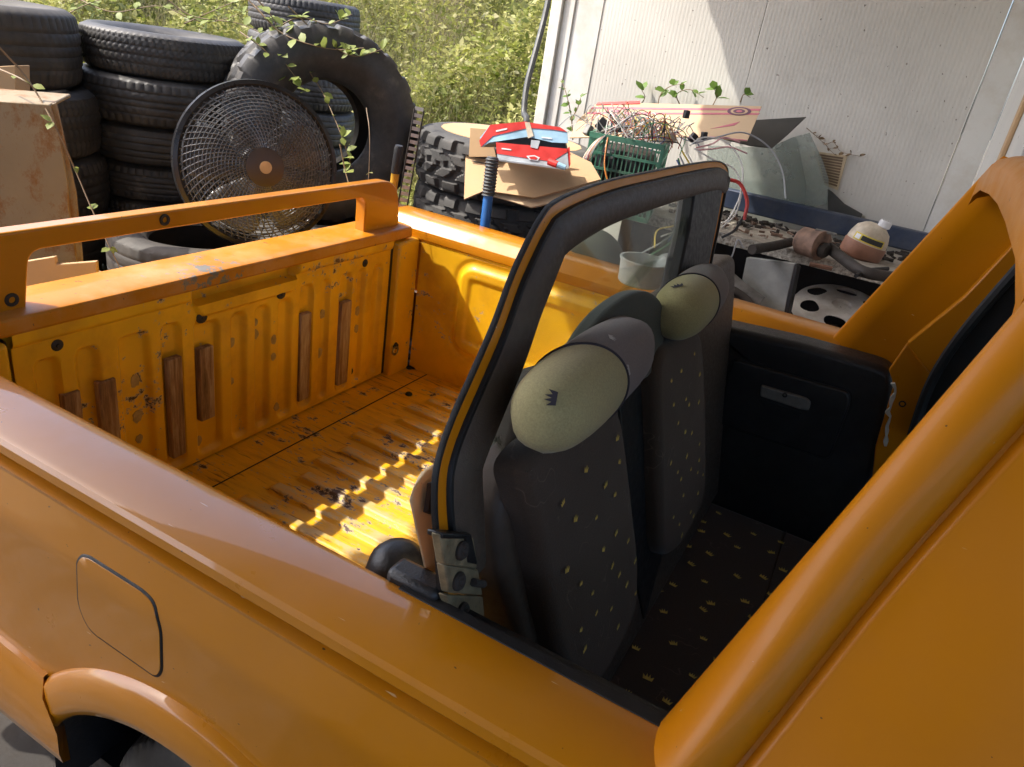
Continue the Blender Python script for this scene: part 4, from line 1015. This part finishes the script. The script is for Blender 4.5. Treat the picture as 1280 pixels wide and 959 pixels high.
pipe('rubber_hose', [gz(1070, 345, BZ+.02), gz(1085, 338, BZ+.03), gz(1110, 336, BZ+.04)], .007, 'wire_black', 'thin black rubber hose crossing the exhaust pipe', 'hose')
pipe('flat_tool', [gz(1012, 330, BZ+.008), gz(1040, 336, BZ+.008)], .008, 'rusty_metal', 'small rusty bar lying in front of the brown motor', 'metal bar', 6)
pipe('grey_pipe', [UD(905, 345, 2.62), UD(925, 362, 2.60), UD(950, 380, 2.58)], .030, 'scrap_grey', 'thick grey pipe sloping down under the workbench')
pipe('bent_hose', [UD(893, 362, 2.60), UD(915, 362, 2.58), UD(938, 380, 2.56), UD(945, 400, 2.55)], .014, 'scrap_dark', 'curved black hose under the grey pipe', 'hose')
pipe('white_fitting', [UD(893, 325, 2.62), UD(904, 332, 2.6), UD(912, 338, 2.6)], [.016, .020, .014][0], 'jug_white', 'small white plastic fitting under the bench edge', 'fitting')
# plastic jug
jb = gz(1072, 322, BZ); jg = empty('plastic_jug', jb); tag(jg, 'off-white plastic jug with brown liquid and a yellow framed label', 'jug')
JM = Matrix.Translation(jb) @ Matrix.Rotation(R_(10), 4, 'Y') @ Matrix.Diagonal((1.0, .72, 1, 1))
MB().lathe([(0, .0), (.066, .002), (.076, .012), (.077, .055), (.073, .062)], 28, JM).build('lower_body', 'jug_liquid', jg)
MB().lathe([(.0735, .060), (.070, .085), (.060, .112), (.040, .128), (.026, .134), (0, .135)], 28, JM).build('upper_body', 'jug_white', jg)
MB().lathe([(0, .158), (.020, .158), (.022, .150), (.022, .134), (.016, .130)], 18, JM @ Matrix.Translation((.025, 0, 0))).build('cap', 'carton_white', jg)
for a0, a1, z0, z1, mt, r_ in [(-2.3, -.7, .066, .092, 'label_yellow', .0755), (-2.22, -1.95, .070, .088, 'carton_white', .0765), (-1.88, -.78, .070, .088, 'dark_plastic', .0765)]:
    MB().grid(lambda a, b: JM @ Vector(((r_-.10*(z0+(z1-z0)*b-.066)*1.0)*math.cos(a0+(a1-a0)*a), (r_-.10*(z0+(z1-z0)*b-.066))*math.sin(a0+(a1-a0)*a), z0+(z1-z0)*b)), 14, 2).build('label', mt, jg)
# hubcap
hc = UD(1050, 386, 2.74); hn = Vector((.02, -.30, 1)).normalized(); HM = frame_mat(hc, hn, (1, 0, 0)); HR = .174
vs, fs = [], []; nr, na = 84, 420; mb = MB()
def hz_(r): return .02*(1-(r/HR)**2)+(-.012 if r < .035 else 0)-(.02*sstep(.92*HR, HR, r))
idx = {}
for i in range(nr+1):
    for j in range(na):
        r = .004+(HR-.004)*i/nr; a = 2*math.pi*j/na; vs.append(HM @ Vector((r*math.cos(a), r*math.sin(a), hz_(r))))
for i in range(nr):
    for j in range(na):
        r = (i+.5)/nr; a = 2*math.pi*(j+.5)/na; da = (fr(a*6/(2*math.pi))-.5)*2*math.pi/6
        if ((r-.67)/.185)**2+((da*r)/.225)**2 < 1: continue
        fs.append((i*na+j, (i+1)*na+j, (i+1)*na+(j+1) % na, i*na+(j+1) % na))
mb.add(vs, fs); o = mb.build('hubcap', 'hubcap_silver', loc=hc-hn*.03, solid=.003); tag(o, 'dusty silver hubcap with oval holes under the workbench', 'hubcap')

# ---- green crate full of wiring
q = U(808, 279, 'z', BZ+.002); CW, CH, CDp = .265, .285, .36
cx_ = Vector((.97, .24, 0)).normalized(); cy_ = Vector((-.24, .97, 0)); CM = Matrix(((cx_.x, cy_.x, 0, q.x), (cx_.y, cy_.y, 0, q.y), (0, 0, 1, q.z), (0, 0, 0, 1))) @ Matrix.Translation((-CW, 0, 0))
cr = empty('plastic_crate', q); tag(cr, 'dark green slatted plastic crate overflowing with wires', 'crate')
MB().box((.01, .01, 0), (CW-.01, CDp-.01, .006), CM).build('base', 'crate_green', cr)
def grating(name, o_, ux, L_, nbar):
    for k in range(6):
        z = .0+(CH-.022)*k/5; a = CM @ (o_+Vector((0, 0, z))); h = .018 if k in (0, 5) else .009
        mb = MB(); M2 = CM @ Matrix.Translation(o_) @ Matrix.Rotation(math.atan2(ux[1], ux[0]), 4, 'Z'); mb.box((-.002, -.006, z), (L_+.002, .006, z+h), M2); mb.build('rail', 'crate_green', cr)
    for k in range(nbar+1):
        x = (L_-.008)*k/nbar; M2 = CM @ Matrix.Translation(o_) @ Matrix.Rotation(math.atan2(ux[1], ux[0]), 4, 'Z'); w_ = .014 if k in (0, nbar) else .0045
        MB().box((x, -.004, .002), (x+w_, .004, CH-.006), M2).build('upright', 'crate_green', cr)
grating('front', Vector((0, 0, 0)), (1, 0), CW, 16); grating('back', Vector((0, CDp, 0)), (1, 0), CW, 10); grating('s', Vector((0, 0, 0)), (0, 1), CDp, 12); grating('s', Vector((CW, 0, 0)), (0, 1), CDp, 12)
MB().box((.03, .03, .008), (CW-.03, CDp-.03, CH*.80), CM).build('crate_dark_fill', 'dark_plastic', cr, bevel=.03)  # dark block added to darken the crate's inside, standing for heaped wires
wires = empty('wiring_loom', CM @ Vector((CW/2, CDp/2, CH*.6))); tag(wires, 'tangle of many-coloured car wires spilling out of the green crate', 'wires')
WM = ['wire_red', 'wire_white', 'wire_blue', 'wire_yellow', 'wire_black', 'wire_green', 'wire_pink', 'wire_brown', 'wire_grey', 'wire_white', 'wire_orange', 'wire_pink', 'wire_grey', 'wire_white', 'wire_white', 'wire_grey', 'wire_pink']
def wire(pts, r=.0017, m=None): MB().tube(cat_rom(pts, 6), r, 5).build('wire', m or random.choice(WM), wires)
top = CM @ Vector((CW/2, CDp/2, CH))
for k in range(110):     # heap on the crate
    a = CM @ Vector((random.uniform(.0, CW), random.uniform(.02, CDp*.8), CH-.01))
    b = a+Vector((random.uniform(-.16, .20), random.uniform(-.06, .10), random.uniform(-.03, .02)))
    m_ = (a+b)/2+Vector((random.uniform(-.05, .05), random.uniform(-.05, .02), random.uniform(.02, .10)))
    m2 = (a*.3+b*.7)+Vector((random.uniform(-.05, .05), random.uniform(-.04, .02), random.uniform(.02, .085)))
    wire([a, m_, m2, b])
for k in range(20):     # ribbon of strands falling over the left edge
    s_ = k*.004; u_ = random.uniform(-.006, .006)
    wire([UD(800+k, 158+u_*100, 2.80), UD(770+k*.7, 163-k*.3, 2.72), UD(745+k*.8, 176-k*.5, 2.66), UD(728+k*.6, 200-k*.4, 2.63), UD(722+k*.9, 222+k*.1, 2.66)], .0026)
for pts, m_ in [([(862, 182), (880, 172), (908, 178), (928, 210), (922, 262), (902, 285)], 'wire_white'), ([(865, 180), (895, 172), (930, 166), (962, 185), (978, 215), (982, 248)], 'wire_grey'), ([(868, 186), (892, 200), (918, 212), (926, 240), (912, 272), (900, 280)], 'wire_white'),
                ([(870, 185), (890, 180), (905, 172), (925, 178)], 'wire_pink'), ([(872, 188), (893, 186), (912, 184), (934, 192)], 'wire_pink'), ([(858, 190), (872, 220), (870, 255), (850, 285), (826, 296)], 'wire_white'), ([(852, 188), (866, 215), (868, 250), (846, 280), (822, 288), (818, 310)], 'wire_yellow'),
                ([(850, 195), (862, 225), (862, 262), (838, 295), (800, 318)], 'wire_grey'), ([(848, 198), (858, 240), (850, 290), (815, 318), (796, 322)], 'wire_green'), ([(760, 172), (757, 190), (756, 210), (762, 236)], 'wire_orange'), ([(846, 200), (860, 232), (856, 270), (835, 302)], 'wire_blue'), ([(905, 330), (915, 320), (922, 300), (930, 310)], 'wire_grey')]:
    wire([UD(a, b, 2.62) for a, b in pts], .0030, m_)
wire([UD(908, 224, 2.58), UD(925, 230, 2.57), UD(934, 252, 2.56), UD(930, 275, 2.57)], .0065, 'wire_red'); wire([UD(930, 270, 2.57), UD(918, 288, 2.58), UD(902, 297, 2.6)], .005, 'wire_black')
for px, py, s_, m_ in [(752, 155, .022, 'dark_plastic'), (858, 143, .014, 'dark_plastic'), (866, 172, .016, 'dark_plastic'), (840, 172, .020, 'jug_white'), (832, 176, .016, 'jug_white'), (735, 163, .018, 'scrap_grey'), (880, 170, .014, 'dark_plastic')]:
    Mq = Matrix.Translation(UD(px, py, 2.70)) @ Matrix.Rotation(random.uniform(0, 3), 4, 'Z') @ Matrix.Rotation(random.uniform(-.8, .8), 4, 'Y'); MB().box((-s_*.7, -s_*.7, -s_), (s_*.7, s_*.7, s_), Mq).build('connector', m_, wires, bevel=.003)
# ---- printed cardboard, dark sheet, film, vent
Pk = UD(830, 152, 2.98); nk = Vector((-.02, -.72, .69)).normalized()
pk = empty('printed_cardboard', Pk); tag(pk, 'flattened carton with pink stripes and dark ovals behind the green crate', 'cardboard')
def ck(name, px, mat, off=0, th=.005): return slab(name, px, Pk+nk*off, nk, th, mat, pk, 0)
ck('sheet', [(745, 130), (800, 129), (952, 133), (943, 155), (934, 176), (880, 172), (820, 170), (712, 172), (722, 150)], 'cardboard_pale')
ck('stripe', [(741, 133.5), (951, 136), (950, 138.5), (738, 136)], 'print_pink', .001, .0015); ck('stripe', [(735, 140), (950, 141.5), (948, 143.5), (733, 142.5)], 'print_pink', .001, .0015)
ck('stripe', [(887, 170), (934, 175), (934, 176), (887, 171.5)], 'print_pink', .001, .0015); ck('stripe', [(888, 161), (925, 152), (918, 157)], 'print_pink', .001, .0015)
for cx, cy, rx, ry in [(924, 139, 15, 5.2), (770, 139, 12, 4.4)]:
    for f_, m_, o_ in [(1, 'print_purple' if cx > 800 else 'print_pink', .0022), (.72, 'cardboard_pale', .0030), (.5, 'print_purple', .0038), (.25, 'print_pink', .0046)]:
        ck('oval', [(cx+rx*f_*math.cos(t), cy+ry*f_*math.sin(t)) for t in np.linspace(0, 2*math.pi, 20, endpoint=False)], m_, o_, .001)
ck('red_edge', [(747, 128), (800, 126), (800, 129.5), (745, 131)], 'carton_red', .003, .004)
slab('dark_sheet', [(905, 160), (940, 150), (1008, 146), (985, 168), (965, 185), (938, 182), (905, 174)], UD(950, 165, 2.99), (.05, -.78, .62), .006, 'dark_sheet', bevel=.002, lab='dark grey plastic sheet sticking out beside the printed cardboard', catg='sheet')
fl = [(885, 182), (940, 184), (968, 182), (990, 172), (1012, 166), (1028, 200), (1036, 225), (1034, 255), (1000, 262), (905, 245), (880, 235)]
fpts = [U(*q, 'y', WY-.05) for q in fl]
mb = MB().prism(fpts, (0, .002, 0)); o = mb.build('plastic_film', 'plastic_film', loc=(fpts[0].x, WY-.05, BZ+.1)); tag(o, 'dusty clear plastic film hanging against the white wall', 'plastic sheet')
MB().prism([U(*q, 'y', WY-.055) for q in [(968, 182), (990, 172), (1002, 230), (1000, 262), (985, 258)]], (.02, .004, 0)).build('fold', 'plastic_film', o)
vt = empty('wall_vent', U(1040, 235, 'y', WY)); tag(vt, 'cream louvred vent plate on the white wall above the blue rail', 'vent')
vq = [U(*q, 'y', WY-.012) for q in [(1017, 189), (1059, 195), (1047, 238), (1031, 232)]]
MB().prism([p+Vector((0, .004, 0)) for p in vq], (0, .012, 0)).build('plate', 'vent_cream', vt)
for k in range(11):
    t = .06+.88*k/11; a = vq[0].lerp(vq[3], t); b = vq[1].lerp(vq[2], t); a, b = a.lerp(b, .1), b.lerp(a, .1)
    MB().prism([a, b, b+Vector((0, 0, -.007)), a+Vector((0, 0, -.007))], (0, .006, 0)).build('louvre', 'vent_dark', vt)
slab('dark_wedge', [(1034, 236), (1040, 240), (1055, 255), (1078, 268), (1075, 276), (1035, 268)], (0, WY-.06, 0), (0, -1, .05), .02, 'dark_sheet', lab='dark plastic scrap behind the blue rail under the vent', catg='scrap')
# things standing on the bench that show through the bulkhead window
bk_ = gz(800, 354, BZ); o = MB().lathe([(0, 0), (.058, 0), (.062, .004), (.066, .060), (.069, .062), (.069, .067), (.063, .067), (.058, .01), (0, .008)], 30, Matrix.Translation(bk_)).build('plastic_tub', 'bucket_grey', loc=bk_); tag(o, 'pale grey plastic tub at the end of the workbench', 'tub')
hb = gz(842, 345, BZ+.02); o = MB().lathe([(.04+.018*math.cos(t), .03+.022*math.sin(t)) for t in np.linspace(0, 6.283, 14, endpoint=False)], 30, Matrix.Translation(hb), True).build('hose_coil', 'bucket_grey', loc=hb); tag(o, 'coil of grey hose beside the pale grey tub', 'hose')
lc = UD(738, 330, 2.42); o = MB().lathe([(0, .02), (.06, .017), (.105, .006), (.118, -.004), (.112, -.006), (0, .008)], 36, frame_mat(lc, (.55, -.8, .35))).build('round_cover', 'dark_olive', loc=lc+Vector((0, 0, -.1))); tag(o, 'round olive plastic cover leaning on the off-road tyres', 'cover')

# ================================================================== hose and greenery
hpz = [UD(688, -12, 3.15), UD(680, 25, 3.15), UD(668, 70, 3.14), UD(659, 105, 3.13), UD(655, 140, 3.12), UD(655, 190, 3.1)]; e_ = hpz[-1].copy(); e_.z = GZ
o = MB().tube(cat_rom(hpz+[e_], 6), .013, 10).build('cable', 'hose_grey', loc=e_); tag(o, 'thick grey cable hanging beside the white wall post', 'cable')
LV = [(0, 0, 0), (.30, .28, .05), (.62, .30, .03), (1, 0, -.08), (.62, -.30, .03), (.30, -.28, .05), (.33, 0, 0), (.66, 0, -.01)]
lme = {}
def leaf_mesh(mat):
    if mat not in lme:
        me = bpy.data.meshes.new('leaf'); me.from_pydata(LV, [], [(0, 6, 1), (6, 7, 2, 1), (7, 3, 2), (0, 5, 6), (5, 4, 7, 6), (4, 3, 7)]); me.materials.append(MATS[mat]); me.polygons.foreach_set('use_smooth', [True]*6); lme[mat] = me
    return lme[mat]
def sprig(name, lab, catg, paths, size, mat, group=None, step=.045, r=.0028, stemmat='bramble_stem', dens=1.0, ext=None):
    P0 = V(paths[0][0]); root = empty(name, P0); tag(root, lab, catg, group)
    for pts in paths:
        P = cat_rom(pts, 8); MB().tube(P, [r*(1-.6*i/len(P)) for i in range(len(P))], 5).build('stem', stemmat, root)
        acc = 0
        for i in range(1, len(P)):
            acc += (P[i]-P[i-1]).length
            if acc > step/dens:
                acc = 0; t = (P[i]-P[i-1]).normalized()
                for k in range(random.choice([1, 2, 3])):
                    o = bpy.data.objects.new('leaf', leaf_mesh(mat)); C.objects.link(o); o.parent = root
                    s_ = size*random.uniform(.6, 1.2); d = (t*.3+Vector((random.uniform(-1, 1), random.uniform(-1, 1), random.uniform(-.4, .9)))).normalized()
                    Mx = frame_mat(P[i]-root.location, d.orthogonal(), d) @ Matrix.Rotation(0, 4, 'X')
                    up = Vector((random.uniform(-.6, .6), random.uniform(-.9, .1), 1)); z_ = (up-d*up.dot(d)).normalized(); y_ = z_.cross(d)
                    o.matrix_local = Matrix(((d.x*s_, y_.x*s_, z_.x*s_, P[i].x-root.location.x), (d.y*s_, y_.y*s_, z_.y*s_, P[i].y-root.location.y), (d.z*s_, y_.z*s_, z_.z*s_, P[i].z-root.location.z), (0, 0, 0, 1)))
    return root
G = lambda l, D: [UD(a, b, D+random.uniform(-.05, .05)) for a, b in l]
sprig('bramble', 'leafy bramble shoots arching over the upright big tyre', 'bramble', [G([(300, -10), (330, 20), (365, 62), (400, 110), (425, 165), (440, 210)], 2.62), G([(320, 10), (350, 40), (385, 55), (420, 62), (455, 60)], 2.6), G([(300, 40), (330, 62), (360, 95), (385, 115)], 2.6), G([(345, 35), (375, 22), (410, 30), (440, 18)], 2.6), G([(318, -5), (345, 30), (352, 70), (372, 100)], 2.58), G([(360, 8), (400, 45), (440, 70), (478, 62)], 2.62), G([(425, 180), (432, 215), (440, 245)], 2.3)], .046, 'bramble_leaf', None, .038)
sprig('bramble', 'thin bramble stem crossing the brownish tyre stack and beige panel', 'bramble', [G([(-5, 55), (35, 100), (70, 160), (95, 215), (115, 262), (135, 305), (155, 345)], 1.92), G([(-5, 85), (25, 98), (45, 112)], 1.9)], .030, 'bramble_leaf', None, .11)
sprig('bramble', 'tangled bramble twigs above the tall black tyre stack', 'bramble', [G([(90, -5), (140, 15), (200, 8), (260, 28), (330, 5)], 3.2), G([(200, -8), (240, 20), (300, 30), (345, 52)], 3.0), G([(230, 30), (270, 12), (310, -5)], 3.05), G([(80, 20), (110, 5), (150, -8)], 3.1)], .045, 'bramble_leaf', None, .06)
sprig('dry_stem', 'dry grass stalk rising between the big tyre and the tailgate', 'plant', [G([(458, 135), (462, 170), (460, 230), (452, 275)], 2.25)], .015, 'dry_grass', None, .2, .0018)
sprig('creeper', 'pale weed growing up beside the white wall post', 'plant', [G([(716, 175), (714, 145), (708, 118), (702, 100)], 3.1), G([(714, 150), (722, 135), (726, 122)], 3.08)], .032, 'creeper_leaf', None, .03)
sprig('creeper', 'green creeper shoots above the printed cardboard on the wall', 'plant', [[U(a, b, 'y', 2.90) for a, b in l] for l in ([(800, 132), (806, 122), (802, 112)], [(822, 132), (826, 118), (838, 108), (855, 105)], [(850, 132), (846, 118), (862, 112), (880, 122)], [(890, 134), (896, 120), (892, 110)], [(925, 128), (930, 118), (938, 122)])], .050, 'creeper_leaf', None, .035)
sprig('creeper', 'withered creeper hanging by the cream vent', 'plant', [[U(a, b, 'y', 2.92) for a, b in l] for l in ([(1008, 160), (1020, 170), (1032, 180), (1042, 178), (1052, 190), (1078, 196)], [(1030, 178), (1036, 186), (1044, 194)])], .024, 'bramble_stem', None, .03, .0016)
# weeds and shrubs on the bank: an uncountable mass
def scatter(name, n, lab, mat, kind):
    xs = rng.uniform(-8.5, .1, n*5); ys = rng.uniform(2.0, 9.0, n*5)
    s_ = -.55*(xs+.9)+.83*(ys-3.0)
    dist = np.hypot(xs-1.35, ys+.5); keep = (s_ > -.25) & ~((xs > -.45) & (ys < 3.3)) & (rng.random(n*5) < np.clip(14/dist**2, 0, 1))
    xs, ys = xs[keep][:n], ys[keep][:n]; m = len(xs)
    h0 = np.array([bank_h(a, b) for a, b in zip(xs, ys)])
    clump = .5+.5*np.sin(xs*3.1+1.3*np.sin(ys*2.3))*np.cos(ys*2.7+np.sin(xs*1.9))
    if kind == 'leaf':
        big = .5+.5*np.sin(xs*1.3+.7)*np.sin(ys*1.1+xs*.6); hh = rng.random(m)**.7*(.10+.9*clump**1.5)*(.5+1.0*big); c_ = np.c_[xs, ys, h0+hh]; L_ = rng.uniform(.008, .022, m)*(1+1.2*big*(rng.random(m) < .5))
        d = rng.normal(size=(m, 3)); d[:, 2] *= .6; d /= np.linalg.norm(d, axis=1)[:, None]
        u_ = np.cross(d, rng.normal(size=(m, 3))); u_ /= np.linalg.norm(u_, axis=1)[:, None]
        a = c_-d*L_[:, None]; b = c_+d*L_[:, None]; wv = u_*(L_*.42)[:, None]; nn = np.cross(d, u_)*(L_*.12)[:, None]
        V4 = np.stack([a, c_+wv+nn, b, c_-wv+nn], 1)
    else:
        L_ = rng.uniform(.25, .75, m); lean = rng.normal(size=(m, 2))*.30
        base = np.c_[xs, ys, h0]; tip = base+np.c_[lean*L_[:, None], L_]; ang = rng.uniform(0, 6.3, m); wv = np.c_[np.cos(ang), np.sin(ang), np.zeros(m)]*.0022
        V4 = np.stack([base-wv, base+wv, tip+wv*.15, tip-wv*.15], 1)
    me = bpy.data.meshes.new(name); me.vertices.add(m*4); me.vertices.foreach_set('co', V4.reshape(-1).astype(np.float32))
    me.loops.add(m*4); me.loops.foreach_set('vertex_index', np.arange(m*4, dtype=np.int32)); me.polygons.add(m); me.polygons.foreach_set('loop_start', np.arange(0, m*4, 4, dtype=np.int32)); me.update(); me.validate()
    me.materials.append(MATS[mat]); o = bpy.data.objects.new(name, me); C.objects.link(o); tag(o, lab, 'weeds', None, 'stuff'); return o
scatter('weeds', 260000, 'mass of sunlit yellow green weeds on the bank behind the tyres', 'weed_leaf', 'leaf')
scatter('dry_grass', 30000, 'dry straw coloured grass stalks among the weeds on the bank', 'dry_grass', 'blade')
